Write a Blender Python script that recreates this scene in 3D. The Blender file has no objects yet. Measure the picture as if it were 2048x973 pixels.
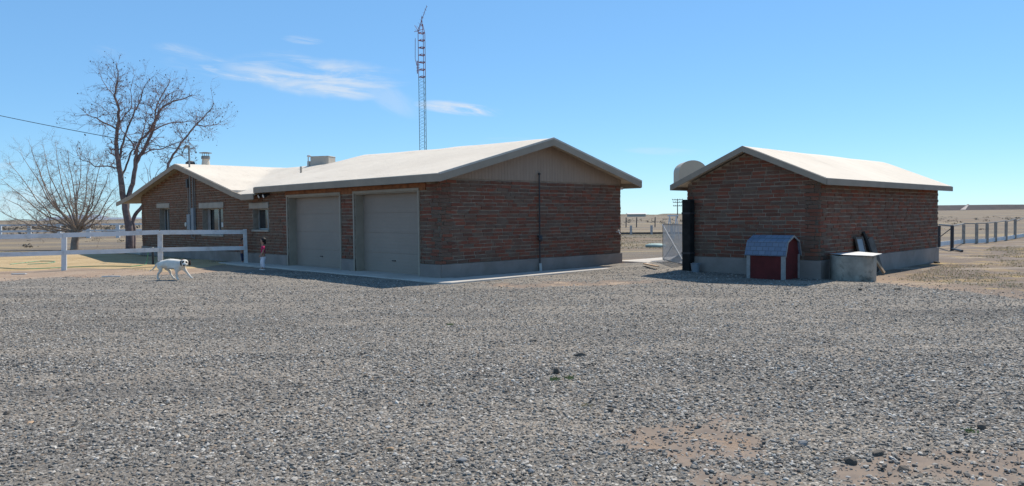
import bpy, bmesh, math, random
import numpy as np
from mathutils import Vector, Matrix, noise
random.seed(7); rng=np.random.default_rng(7)
sc=bpy.context.scene; C=sc.collection
R=math.radians
# ---------------------------------------------------------------- camera
cam=bpy.data.cameras.new('camera'); co=bpy.data.objects.new('camera',cam); C.objects.link(co); sc.camera=co
cam.sensor_width=36; cam.sensor_fit='HORIZONTAL'; cam.lens=36*1521.8/2048; cam.clip_end=20000; cam.clip_start=.05
pitch,roll=.03561,-.00999
fw=Vector((0,math.cos(pitch),-math.sin(pitch))); up0=Vector((1,0,0)).cross(fw)
rt=Vector((1,0,0))*math.cos(roll)+up0*math.sin(roll); up=-Vector((1,0,0))*math.sin(roll)+up0*math.cos(roll)
EYE=Vector((0,0,1.6))
M=Matrix((rt,up,-fw)).transposed().to_4x4(); M.translation=EYE; co.matrix_world=M
def ray(x,y): return fw+(x-1024)/1521.8*rt-(y-486.5)/1521.8*up
def G(x,y,z=0):
    d=ray(x,y); return EYE+d*((z-1.6)/d.z)
def AT(x,y,Y):
    d=ray(x,y); return EYE+d*(Y/d.y)
# ---------------------------------------------------------------- node helpers
class NT:
    def __init__(s,name):
        s.m=bpy.data.materials.new(name); s.m.use_nodes=True; s.t=s.m.node_tree; s.n=s.t.nodes
        s.b=s.n['Principled BSDF']; s.out=s.n['Material Output']
    def new(s,typ,**k):
        n=s.n.new(typ)
        for a,v in k.items(): setattr(n,a,v)
        return n
    def link(s,a,b): s.t.links.new(a,b)
    def setv(s,sock,v):
        if hasattr(v,'is_output') or isinstance(v,bpy.types.NodeSocket): s.link(v,sock)
        else: sock.default_value=v
    def coord(s,kind='Object'): return s.new('ShaderNodeTexCoord').outputs[kind]
    def mapping(s,v,scale=(1,1,1),rot=(0,0,0),loc=(0,0,0)):
        n=s.new('ShaderNodeMapping'); s.link(v,n.inputs[0]); n.inputs['Scale'].default_value=scale; n.inputs['Rotation'].default_value=rot; n.inputs['Location'].default_value=loc
        return n.outputs[0]
    def noise(s,v,scale,detail=4,rough=.6,col=False,dist=0):
        n=s.new('ShaderNodeTexNoise'); s.link(v,n.inputs['Vector']); n.inputs['Scale'].default_value=scale; n.inputs['Detail'].default_value=detail; n.inputs['Roughness'].default_value=rough; n.inputs['Distortion'].default_value=dist
        return n.outputs['Color' if col else 'Fac']
    def voro(s,v,scale,feat='F1',out='Distance',rand=1):
        n=s.new('ShaderNodeTexVoronoi',feature=feat); s.link(v,n.inputs['Vector']); n.inputs['Scale'].default_value=scale; n.inputs['Randomness'].default_value=rand
        return n.outputs[out]
    def ramp(s,f,stops,interp='LINEAR'):
        n=s.new('ShaderNodeValToRGB'); s.link(f,n.inputs[0]); cr=n.color_ramp; cr.interpolation=interp
        while len(cr.elements)<len(stops): cr.elements.new(.5)
        for e,(p,c) in zip(cr.elements,stops):
            e.position=p; e.color=(*c,1) if isinstance(c,(tuple,list)) else (c,c,c,1)
        return n.outputs[0]
    def mix(s,f,a,b,mode='MIX'):
        n=s.new('ShaderNodeMix',data_type='RGBA',blend_type=mode)
        s.setv(n.inputs[0],f)
        for i,v in ((6,a),(7,b)):
            if isinstance(v,(tuple,list)): n.inputs[i].default_value=(*v[:3],1)
            else: s.link(v,n.inputs[i])
        return n.outputs[2]
    def math(s,op,a,b=0,c=0,clamp=False):
        n=s.new('ShaderNodeMath',operation=op,use_clamp=clamp); s.setv(n.inputs[0],a); s.setv(n.inputs[1],b); s.setv(n.inputs[2],c); return n.outputs[0]
    def mr(s,v,a,b,c=0,d=1,smooth=True):
        n=s.new('ShaderNodeMapRange'); n.interpolation_type='SMOOTHSTEP' if smooth else 'LINEAR'
        s.setv(n.inputs[0],v)
        for i,x in zip((1,2,3,4),(a,b,c,d)): n.inputs[i].default_value=x
        return n.outputs[0]
    def island(s): return s.new('ShaderNodeNewGeometry').outputs['Random Per Island']
    def bump(s,h,strength=.5,dist=.01):
        n=s.new('ShaderNodeBump'); n.inputs['Strength'].default_value=strength; n.inputs['Distance'].default_value=dist; s.link(h,n.inputs['Height']); s.link(n.outputs[0],s.b.inputs['Normal'])
    def fin(s,col,rough=.85,metal=0,spec=.3):
        s.setv(s.b.inputs['Base Color'],(*col,1) if isinstance(col,tuple) else col); s.setv(s.b.inputs['Roughness'],rough); s.b.inputs['Metallic'].default_value=metal; s.b.inputs['Specular IOR Level'].default_value=spec
        return s.m
def simple(name,col,rough=.8,var=.25,scale=6,metal=0,bump=.0,bscale=60,spec=.3,dirt=None):
    t=NT(name); c=t.coord()
    lo=tuple(x*(1-var) for x in col); hi=tuple(min(1,x*(1+var)) for x in col)
    k=t.mix(t.mr(t.noise(c,scale,6,.65),.3,.7),lo,hi)
    k=t.mix(t.math('MULTIPLY',t.noise(c,scale*9,3),.35),k,tuple(x*.8 for x in col))
    if dirt: k=t.mix(t.mr(t.noise(c,scale*.6,7,.75,dist=.6),.48,.68,0,dirt[1]),k,dirt[0])
    if bump: t.bump(t.noise(c,bscale,4),bump,.004)
    return t.fin(k,rough,metal,spec)
# ---------------------------------------------------------------- mesh builder
class MB:
    def __init__(s): s.v=[];s.f=[];s.mi=[];s.cur=0
    def add(s,vs,fs):
        o=len(s.v); s.v+= [tuple(q) for q in vs]; s.f+= [tuple(o+i for i in q) for q in fs]; s.mi+=[s.cur]*len(fs)
    def box(s,x0,x1,y0,y1,z0,z1,mt=None):
        vs=[Vector((x,y,z)) for x in (x0,x1) for y in (y0,y1) for z in (z0,z1)]
        if mt: vs=[mt@q for q in vs]
        s.add(vs,[(0,1,3,2),(4,6,7,5),(0,4,5,1),(2,3,7,6),(0,2,6,4),(1,5,7,3)])
    def hexa(s,bot,top): # 4 bottom + 4 top
        s.add(list(bot)+list(top),[(3,2,1,0),(4,5,6,7),(0,1,5,4),(1,2,6,5),(2,3,7,6),(3,0,4,7)])
    def prism(s,pts,ax,d0,d1):
        # pts 2D outline; ax = 'x','y','z' extrusion axis
        def mk(p,d): return (d,p[0],p[1]) if ax=='x' else ((p[0],d,p[1]) if ax=='y' else (p[0],p[1],d))
        n=len(pts); s.add([mk(p,d0) for p in pts]+[mk(p,d1) for p in pts],[tuple(range(n))[::-1],tuple(range(n,2*n))]+[(i,(i+1)%n,n+(i+1)%n,n+i) for i in range(n)])
    def tube(s,pts,r,n=6,cap=True):
        pts=[Vector(p) for p in pts]; m=len(pts)
        rr=r if isinstance(r,(list,tuple)) else [r]*m
        vs=[];
        t0=(pts[1]-pts[0]).normalized(); a=Vector((0,0,1)) if abs(t0.z)<.9 else Vector((1,0,0))
        u=t0.cross(a).normalized()
        for i,p in enumerate(pts):
            t=(pts[min(i+1,m-1)]-pts[max(i-1,0)])
            t=t.normalized() if t.length>1e-9 else t0
            u=(u-t*u.dot(t)); u=u.normalized() if u.length>1e-6 else t.orthogonal().normalized()
            w=t.cross(u)
            for k in range(n):
                q=2*math.pi*k/n; vs.append(p+(u*math.cos(q)+w*math.sin(q))*rr[i])
        fs=[(i*n+k,i*n+(k+1)%n,(i+1)*n+(k+1)%n,(i+1)*n+k) for i in range(m-1) for k in range(n)]
        if cap: fs+=[tuple(range(n))[::-1],tuple((m-1)*n+k for k in range(n))]
        s.add(vs,fs)
    def lathe(s,prof,n=20,c=(0,0,0)):
        vs=[];m=len(prof)
        for r,z in prof:
            for k in range(n):
                q=2*math.pi*k/n; vs.append((c[0]+r*math.cos(q),c[1]+r*math.sin(q),c[2]+z))
        fs=[(i*n+k,i*n+(k+1)%n,(i+1)*n+(k+1)%n,(i+1)*n+k) for i in range(m-1) for k in range(n)]
        fs+=[tuple(range(n))[::-1],tuple((m-1)*n+k for k in range(n))]
        s.add(vs,fs)
    def ball(s,c,r,sc_=(1,1,1),n=10,m=7):
        prof=[(max(.001,math.sin(math.pi*i/m)),-math.cos(math.pi*i/m)) for i in range(m+1)]
        b=MB(); b.lathe(prof,n)
        s.add([(c[0]+v[0]*r*sc_[0],c[1]+v[1]*r*sc_[1],c[2]+v[2]*r*sc_[2]) for v in b.v],b.f)
    def build(s,name,mats,parent=None,smooth=False,bevel=0,label=None,kind=None):
        me=bpy.data.meshes.new(name); me.from_pydata(s.v,[],s.f)
        if not isinstance(mats,(list,tuple)): mats=[mats]
        for m in mats: me.materials.append(m)
        if any(s.mi): me.polygons.foreach_set('material_index',s.mi)
        if smooth: me.polygons.foreach_set('use_smooth',[True]*len(me.polygons))
        me.update(); bm=bmesh.new(); bm.from_mesh(me); bmesh.ops.recalc_face_normals(bm,faces=bm.faces)
        if bevel: bmesh.ops.bevel(bm,geom=list(bm.edges),offset=bevel,segments=1,affect='EDGES',profile=.5)
        bm.to_mesh(me); bm.free()
        o=bpy.data.objects.new(name,me); C.objects.link(o)
        if parent: o.parent=parent
        if label: o['label']=label
        if kind: o['kind']=kind
        return o
def thing(name,label,cat,loc=(0,0,0),rz=0,group=None):
    o=bpy.data.objects.new(name,None); o.empty_display_size=.2; C.objects.link(o); o.location=loc; o.rotation_euler=(0,0,rz)
    o['label']=label; o['category']=cat
    if group: o['group']=group
    return o
def tag(o,label,cat,group=None,kind=None):
    o['label']=label; o['category']=cat
    if group: o['group']=group
    if kind: o['kind']=kind
    return o
def struct(o): o['kind']='structure'; return o
def npmesh(name,V,Fq,mats,smooth=False,parent=None):
    me=bpy.data.meshes.new(name); V=np.asarray(V,dtype=np.float32); Fq=np.asarray(Fq,dtype=np.int32); k=Fq.shape[1]
    me.vertices.add(len(V)); me.vertices.foreach_set('co',V.ravel())
    me.loops.add(Fq.size); me.loops.foreach_set('vertex_index',Fq.ravel())
    me.polygons.add(len(Fq)); me.polygons.foreach_set('loop_start',np.arange(0,Fq.size,k,dtype=np.int32)); me.polygons.foreach_set('loop_total',np.full(len(Fq),k,dtype=np.int32))
    me.polygons.foreach_set('use_smooth',[smooth]*len(Fq))
    me.update(calc_edges=True); me.validate()
    for m in (mats if isinstance(mats,list) else [mats]): me.materials.append(m)
    o=bpy.data.objects.new(name,me); C.objects.link(o)
    if parent: o.parent=parent
    return o
# ---------------------------------------------------------------- value noise (numpy)
_T=rng.random((256,256))
def vn(x,y,s,seed=0):
    x=np.asarray(x,float)/s+seed*17.3+1000; y=np.asarray(y,float)/s+seed*9.7+1000
    xi=np.floor(x).astype(int); yi=np.floor(y).astype(int); fx=x-xi; fy=y-yi; fx=fx*fx*(3-2*fx); fy=fy*fy*(3-2*fy)
    a=_T[xi%256,yi%256];b=_T[(xi+1)%256,yi%256];c=_T[xi%256,(yi+1)%256];d=_T[(xi+1)%256,(yi+1)%256]
    return (a*(1-fx)+b*fx)*(1-fy)+(c*(1-fx)+d*fx)*fy
def ss(x,a,b):
    t=np.clip((np.asarray(x,float)-a)/(b-a),0,1); return t*t*(3-2*t)
def H(x,y):
    x=np.asarray(x,float);y=np.asarray(y,float)
    h=-.045+.045*(vn(x,y,5,1)-.5)*ss(np.hypot(x,y),3,8)
    h=h+.13*np.exp(-((x-4.9)**2/4+(y-23.5)**2/9))
    h=h*(1-ss(np.hypot(x,y),40,80))
    h=h+.5*(vn(x,y,45,2)-.5)*ss(np.hypot(x,y),60,120)
    h=h+2.6*ss(y,140,480)*ss(x/np.maximum(y,1),.45,.6)
    return h
# ---------------------------------------------------------------- materials
def dusty(t,col,c,k=1.0):
    k*=1.35
    a=t.mr(t.noise(t.mapping(c,(.22,1.1,1),(0,0,-.12)),.9,5,.6),.42,.68,0,.42*k)
    b=t.mr(t.noise(t.mapping(c,(.3,1,1),(0,0,.25)),.55,4,.55),.5,.72,0,.5*k)
    col=t.mix(a,col,(.30,.255,.205)); return t.mix(b,col,(.12,.108,.095))
def gravel_like(name):
    t=NT(name); c=t.coord()
    cell=t.voro(c,44,out='Color'); sep=t.new('ShaderNodeSeparateColor'); t.link(cell,sep.inputs[0])
    d=t.voro(c,44)
    col=t.ramp(sep.outputs[0],[(0,(.085,.077,.067)),(.3,(.16,.146,.126)),(.6,(.245,.223,.193)),(.85,(.37,.337,.29)),(1,(.55,.505,.44))])
    col=t.mix(t.mr(sep.outputs[1],.88,.95),col,(.30,.22,.15))
    col=t.mix(t.mr(d,.25,.75,0,.75),col,(.05,.045,.04))
    col=dusty(t,col,c)
    at=t.new('ShaderNodeAttribute',attribute_name='cover'); n=t.noise(c,9,6,.75)
    m=t.mr(t.math('ADD',at.outputs['Fac'],t.math('MULTIPLY',t.math('SUBTRACT',n,.5),1.1)),.38,.62)
    dirt=t.mix(t.mr(t.noise(c,6,6,.7),.4,.65),(.225,.172,.132),(.17,.135,.11)); dirt=t.mix(t.mr(t.noise(c,45,4,.7),.58,.70,0,.8),dirt,(.20,.185,.165))
    col=t.mix(m,dirt,col)
    t.bump(d,-.9,.02)
    return t.fin(col,.92,spec=.2)
m_gravel=gravel_like('gravel_surface')
def stone_mat():
    t=NT('gravel_stone'); i=t.island(); c=t.coord()
    col=t.ramp(i,[(0,(.06,.054,.047)),(.2,(.12,.108,.094)),(.45,(.215,.196,.170)),(.68,(.31,.283,.245)),(.84,(.44,.402,.35)),(.91,(.66,.61,.54)),(.93,(.26,.19,.13)),(.96,(.36,.27,.18)),(1,(.20,.14,.11))])
    col=t.mix(t.math('MULTIPLY',t.noise(c,70,4),.35),col,(.17,.157,.14)); col=dusty(t,col,c,.7)
    t.bump(t.noise(c,120,3),.5,.003)
    return t.fin(col,.75,spec=.35)
m_stone=stone_mat()
def ground_mat():
    t=NT('dry_ground'); c=t.coord(); sp=t.new('ShaderNodeSeparateXYZ'); t.link(c,sp.inputs[0]); X,Y=sp.outputs[0],sp.outputs[1]
    n1=t.noise(c,.9,8,.7); n2=t.noise(c,6,6,.7); n3=t.noise(c,40,4,.7)
    near=t.mix(t.mr(n1,.35,.65),(.30,.215,.155),(.38,.29,.215))
    near=t.mix(t.mr(n2,.45,.7,0,.6),near,(.27,.2,.15))
    near=t.mix(t.mr(n3,.6,.75,0,.7),near,(.24,.23,.22))
    # dry grassland zone
    stretch=t.mapping(c,(.012,.07,.1)); b1=t.noise(stretch,1.6,6,.65,dist=.5)
    field=t.ramp(b1,[(.25,(.12,.09,.065)),(.40,(.21,.155,.105)),(.5,(.15,.13,.11)),(.58,(.27,.21,.13)),(.7,(.20,.165,.13)),(.85,(.17,.14,.115))])
    field=t.mix(t.mr(t.noise(c,.35,7,.75),.5,.7,0,.6),field,(.14,.105,.075))
    field=t.mix(t.mr(t.noise(c,3,6,.75),.5,.66,0,.55),field,(.26,.205,.15))
    gold=t.mix(t.mr(t.noise(c,1.8,7,.75),.4,.62),(.26,.19,.125),(.40,.29,.13))
    fz=t.mr(t.math('ADD',Y,t.math('MULTIPLY',n1,6)),27,33)
    col=t.mix(fz,near,field)
    # right hand side: dirt with golden grass patches and pale wheel tracks
    rz=t.mr(t.math('ADD',X,t.math('MULTIPLY',n1,3)),9.5,12.5)
    rz=t.math('MULTIPLY',rz,t.mr(Y,34,46,1,0))
    side=t.mix(t.mr(t.noise(c,.7,8,.72,dist=.3),.5,.62),(.185,.145,.115),gold)
    side=t.mix(t.mr(t.noise(t.mapping(c,(.12,.8,1),(0,0,.3)),1.3,5,.6),.55,.7,0,.8),side,(.42,.36,.3))
    col=t.mix(rz,col,side)
    t.bump(t.noise(c,14,8,.75),.8,.05)
    return t.fin(col,.95,spec=.15)
m_ground=ground_mat()
m_lawn=None
def lawn_mat():
    t=NT('dry_lawn'); c=t.coord()
    k=t.mix(t.mr(t.noise(c,.5,6,.6),.35,.65),(.40,.29,.16),(.48,.36,.21))
    k=t.mix(t.mr(t.noise(c,5,7,.75),.5,.7,0,.6),k,(.33,.24,.15))
    t.bump(t.noise(c,45,5,.75),.8,.03); return t.fin(k,.95,spec=.1)
m_lawn=lawn_mat()
def brick_mat():
    t=NT('burnt_adobe_brick'); i=t.island(); c=t.coord()
    col=t.ramp(i,[(0,(.14,.075,.055)),(.12,(.18,.078,.054)),(.35,(.25,.085,.055)),(.52,(.285,.105,.066)),(.60,(.18,.09,.064)),(.72,(.185,.11,.08)),(.85,(.175,.125,.096)),(.93,(.145,.095,.072)),(1,(.19,.14,.108))])
    col=t.mix(t.math('MULTIPLY',t.noise(c,28,5,.7),.55),col,(.11,.05,.035))
    sx=t.new('ShaderNodeSeparateXYZ'); t.link(c,sx.inputs[0]); old=t.mr(t.math('ADD',sx.outputs[0],t.math('MULTIPLY',t.noise(c,1.5,4),1.2)),-8.4,-7.4,.62,0)
    col=t.mix(old,col,(.165,.10,.068))
    smear=t.mr(t.noise(t.mapping(c,(1,1,2.2)),2.6,8,.78,dist=.4),.50,.62,0,.8)
    col=t.mix(smear,col,(.18,.135,.10))
    col=t.mix(t.mr(t.noise(c,9,6,.8),.70,.76,0,.35),col,(.26,.22,.18))
    t.bump(t.noise(c,45,6,.75),.9,.012); return t.fin(col,.95,spec=.1)
m_brick=brick_mat()
m_mortar=simple('mortar',(.27,.215,.165),.95,.25,3,bump=.8,bscale=30)
m_found=simple('foundation_concrete',(.27,.23,.205),.9,.18,1.2,bump=.4,bscale=25,dirt=((.19,.155,.12),.5))
m_slab=simple('slab_concrete',(.50,.455,.40),.85,.12,.8,bump=.2,bscale=40,dirt=((.36,.32,.27),.45))
def roof_mat():
    t=NT('white_roof_coating'); c=t.coord()
    k=t.mix(t.mr(t.noise(c,.35,6,.6),.3,.7),(.60,.525,.43),(.67,.59,.485))
    k=t.mix(t.mr(t.noise(t.mapping(c,(.3,1.2,1)),2.5,7,.75),.52,.72,0,.6),k,(.47,.40,.325))
    t.bump(t.noise(c,3.5,7,.75),.45,.05); return t.fin(k,.85,spec=.2)
m_roof=roof_mat()
m_fascia=simple('tan_fascia_paint',(.31,.25,.19),.7,.1,2,dirt=((.27,.225,.18),.5))
m_soffit=simple('soffit_board',(.42,.35,.26),.8,.1,3)
def siding_mat():
    t=NT('tan_vertical_siding'); c=t.coord(); sp=t.new('ShaderNodeSeparateXYZ'); t.link(c,sp.inputs[0])
    k=t.mix(t.mr(t.noise(t.mapping(c,(1,6,.6)),2,6,.7),.3,.7),(.29,.215,.165),(.34,.255,.195))
    return t.fin(k,.8)
m_siding=siding_mat()
m_door=simple('tan_garage_door_paint',(.32,.26,.215),.6,.05,1,dirt=((.3,.265,.22),.4))
m_trim=simple('tan_trim_paint',(.36,.305,.24),.7,.1,3)
m_beam=simple('reddish_stained_beam',(.27,.105,.045),.8,.4,5,bump=.4,bscale=20)
m_lintel=simple('pale_lintel',(.36,.32,.27),.85,.15,3)
def glass_mat():
    t=NT('window_glass'); c=t.coord(); k=t.mix(t.noise(c,1.2,3),(.02,.022,.025),(.05,.052,.055)); t.b.inputs['Coat Weight'].default_value=.15
    t.b.inputs['Coat Roughness'].default_value=.03
    return t.fin(k,.1,spec=.4)
m_glass=glass_mat()
m_frame=simple('window_aluminium',(.42,.41,.39),.5,.1,4,metal=.2)
m_galv=simple('galvanised_pipe',(.24,.235,.225),.6,.2,5,metal=.25)
m_dkmetal=simple('dark_painted_metal',(.05,.05,.055),.5,.2,6,metal=.3)
m_grey=simple('grey_box_paint',(.22,.25,.28),.5,.1,5)
m_paper=simple('white_sheet',(.58,.57,.55),.7,.03,3)
m_white=simple('weathered_white_paint',(.66,.67,.68),.75,.08,2.5,bump=.2,bscale=40,dirt=((.42,.38,.33),.55))
m_cooler=simple('beige_cooler_metal',(.45,.41,.35),.6,.08,2,dirt=((.33,.28,.22),.5))
m_blackpost=simple('charred_timber',(.018,.017,.016),.9,.5,6,bump=.5,bscale=25)
m_bark=simple('dark_bark',(.17,.13,.125),.95,.35,4,bump=.6,bscale=20)
m_bark2=simple('pale_bark',(.31,.24,.19),.95,.3,3,bump=.4,bscale=20)
m_twig=simple('reddish_twig',(.22,.155,.15),.9,.3,2)
m_pod=simple('dry_seed_pod',(.10,.06,.045),.9,.3,2)
m_tower=simple('faded_red_tower_steel',(.22,.09,.10),.6,.3,.8,metal=.2)
m_tower2=simple('green_grey_tower_steel',(.10,.15,.13),.6,.3,.8,metal=.2)
m_rubber=simple('black_cable',(.02,.02,.02),.6,.1,3)
m_hose=simple('green_hose',(.10,.30,.17),.5,.1,3)
m_barnred=simple('barn_red_paint',(.12,.018,.017),.75,.25,4,bump=.2,dirt=((.07,.02,.017),.6))
m_dtrim=simple('worn_white_trim',(.33,.315,.30),.85,.15,9,dirt=((.2,.16,.13),.6))
m_shingle=None
def shingle_mat():
    t=NT('blue_grey_shingles'); c=t.coord(); b=t.new('ShaderNodeTexBrick'); t.link(t.mapping(c,(1,1,1),(R(90),0,0)),b.inputs[0]); b.inputs['Scale'].default_value=1
    b.inputs['Brick Width'].default_value=.16; b.inputs['Row Height'].default_value=.10; b.inputs['Mortar Size'].default_value=.006
    b.inputs['Color1'].default_value=(.14,.18,.25,1); b.inputs['Color2'].default_value=(.19,.235,.31,1); b.inputs['Mortar'].default_value=(.09,.1,.12,1)
    k=t.mix(t.math('MULTIPLY',t.noise(c,25,5),.4),b.outputs[0],(.15,.175,.22)); t.bump(b.outputs[1],-.4,.01); return t.fin(k,.9)
m_shingle=shingle_mat()
m_tubc=simple('stained_concrete',(.31,.285,.24),.9,.3,2.2,bump=.5,bscale=18,dirt=((.06,.055,.042),.95))
m_sheet=simple('bare_sheet_metal',(.50,.50,.49),.6,.2,3,metal=.2,dirt=((.25,.22,.19),.7))
m_board=simple('weathered_board',(.12,.105,.09),.9,.35,4,bump=.4)
m_plank=simple('tan_plank',(.42,.28,.17),.85,.2,5)
m_lid=simple('pale_green_lid',(.32,.42,.38),.7,.12,3)
m_tank=simple('beige_tank_plastic',(.42,.36,.28),.55,.06,1.5)
m_polewood=simple('pole_wood',(.13,.11,.10),.9,.3,2)
m_hill=simple('dark_tailings',(.085,.075,.075),.95,.25,.05,dirt=((.16,.13,.11),.4))
m_mount=simple('far_mountain_haze_blue',(.19,.22,.27),.95,.15,.002)  # distance haze is painted into the mountains as a blue-grey base colour
m_scrub=simple('dry_scrub',(.19,.155,.115),.95,.45,.5)
m_drygrass=None
def gm():
    t=NT('dry_grass_blade'); i=t.island(); return t.fin(t.ramp(i,[(0,(.50,.38,.20)),(.5,(.60,.47,.27)),(.8,(.45,.37,.2)),(1,(.36,.28,.18))]),.9,spec=.1)
m_drygrass=gm()
# ---------------------------------------------------------------- frames of the two buildings
TH=.8077; OH=Vector((-1.8445,19.6021,0)); W=7.44; L=22.56
STH=.7879; OS=Vector((7.5317,18.5942,0)); SW=3.72; SL=9.14
def HW(a,b,z=0): # house coordinates: a leftwards on the front, b backwards
    return OH+Vector((-math.cos(TH),math.sin(TH),0))*a+Vector((math.sin(TH),math.cos(TH),0))*b+Vector((0,0,z))
def SWd(a,b,z=0):
    return OS+Vector((-math.cos(STH),math.sin(STH),0))*a+Vector((math.sin(STH),math.cos(STH),0))*b+Vector((0,0,z))
# ---------------------------------------------------------------- terrain
def axis(lo,hi,fine_lo,fine_hi,step,grow=1.35):
    v=list(np.arange(fine_lo,fine_hi+1e-6,step)); s=step; x=v[-1]
    while x<hi: s*=grow; x=min(hi,x+s); v.append(x)
    s=step; x=v[0]; pre=[]
    while x>lo: s*=grow; x=max(lo,x-s); pre.append(x)
    return np.array(pre[::-1]+v)
def grid(name,xs,ys,zf,mats,keep=None):
    X,Y=np.meshgrid(xs,ys); Z=zf(X,Y); V=np.stack([X,Y,Z],-1).reshape(-1,3); nx=len(xs); ny=len(ys)
    i=(np.arange(ny-1)[:,None]*nx+np.arange(nx-1)[None,:]).ravel(); Fq=np.stack([i,i+1,i+nx+1,i+nx],1)
    if keep is not None:
        kp=keep(X,Y).ravel(); Fq=Fq[kp[Fq].any(1)]
        used=np.unique(Fq); rem=-np.ones(len(V),int); rem[used]=np.arange(len(used)); V=V[used]; Fq=rem[Fq]
    return npmesh(name,V,Fq,mats,True)
struct(grid('ground',axis(-9000,9000,-40,40,.5),axis(-300,12000,-6,60,.5),H,m_ground))
YARD=[tuple(G(*p)[:2]) for p in ((-260,566),(0,557),(100,553),(200,550.5),(300,547),(380,546),(440,541.5),(475,541))]
YARD+=[tuple(HW(12,1)[:2]),tuple(HW(.5,1)[:2]),tuple(HW(.5,7)[:2]),tuple(HW(-1,7.6)[:2]),(5.2,25),tuple(SWd(3.5,.6)[:2]),tuple(SWd(.4,.8)[:2]),tuple(SWd(-.4,.1)[:2]),tuple(G(1700,561)[:2]),tuple(G(1800,566)[:2]),tuple(G(1930,580)[:2]),tuple(G(2060,596)[:2]),tuple(G(2300,616)[:2]),(16,4),(14,-4),(-16,-4),(-30,12)]
YP=np.array(YARD)
def sdist(x,y,P=YP):
    x=np.asarray(x,float);y=np.asarray(y,float); d=np.full(x.shape,1e9); ins=np.zeros(x.shape,bool)
    for i in range(len(P)):
        a=P[i];b=P[(i+1)%len(P)]; e=b-a; t=np.clip(((x-a[0])*e[0]+(y-a[1])*e[1])/(e@e),0,1)
        d=np.minimum(d,np.hypot(x-a[0]-t*e[0],y-a[1]-t*e[1]))
        c=((a[1]>y)!=(b[1]>y)); xx=a[0]+(y-a[1])/(b[1]-a[1]+1e-12)*e[0]; ins^=c&(x<xx)
    return np.where(ins,d,-d)
PATCH=[]  # bare dirt: world centre, half axes
for (x0,x1,yc,hy,s) in ((1220,1580,886,34,1.0),(1690,2160,928,38,.95),(1390,1600,955,22,.9),(1400,1500,832,10,.6),(1780,2060,838,14,.45),(980,1345,566,5.5,1.1),(60,330,782,6,.25),(880,960,870,8,.2)):
    a=G(x0,yc);b=G(x1,yc);c=(a+b)/2; ry=(G((x0+x1)/2,yc-hy).y-G((x0+x1)/2,yc+hy).y)/2
    PATCH.append((c.x,c.y,(b.x-a.x)/2,ry,s))
def bare(x,y):
    v=np.zeros(np.shape(x))
    for cx,cy,rx,ry,s in PATCH:
        q=np.hypot((x-cx)/rx,(y-cy)/ry)+1.1*(vn(x,y,.45,5)-.5)+.7*(vn(x,y,.12,6)-.5)
        v=np.maximum(v,s*ss(-q,-1.5,-.35)*(.6+.6*vn(x,y,.22,33)))
    return v
def cover(x,y): # 0 bare .. 1 gravel
    d=sdist(x,y)+.9*(vn(x,y,1.1,3)-.5)+.45*(vn(x,y,.25,4)-.5)
    return ss(d,-.1,.75)*(1-np.clip(bare(x,y),0,1))
def HY(x,y):
    cv=cover(x,y)
    rip=.018*(vn(x,y,.8,8)-.5)+.014*(vn(x*.35+y*.9,y*.35-x*.15,.35,9)-.5)
    return H(x,y)+(-.008+.03*np.clip(cv*3,0,1))+rip*cv
gy=struct(grid('gravel_yard',np.arange(-24,16,.12),np.arange(-4,27.5,.12),HY,m_gravel,lambda x,y:cover(x,y)>.02))
_c=np.empty(len(gy.data.vertices)*3,np.float32); gy.data.vertices.foreach_get('co',_c); _c=_c.reshape(-1,3)
gy.data.attributes.new('cover','FLOAT','POINT').data.foreach_set('value',cover(_c[:,0],_c[:,1]).astype(np.float32))
# lawn of dry grass behind the white rail fence
LP=np.array([tuple(G(x,y)[:2]) for x,y in ((-300,548),(0,541),(120,536),(250,538),(330,541),(440,533),(480,527),(420,518),(300,511),(230,502),(100,501),(-300,503))])
def lz(x,y):
    d=sdist(x,y,LP)+.8*(vn(x,y,1.3,11)-.5)+.4*(vn(x,y,.3,12)-.5); return H(x,y)-.02+.04*ss(d,-.1,.7)
struct(grid('lawn',np.arange(-32,-7,.2),np.arange(21,44,.2),lz,m_lawn,lambda x,y:sdist(x,y,LP)>-.4))
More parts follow.
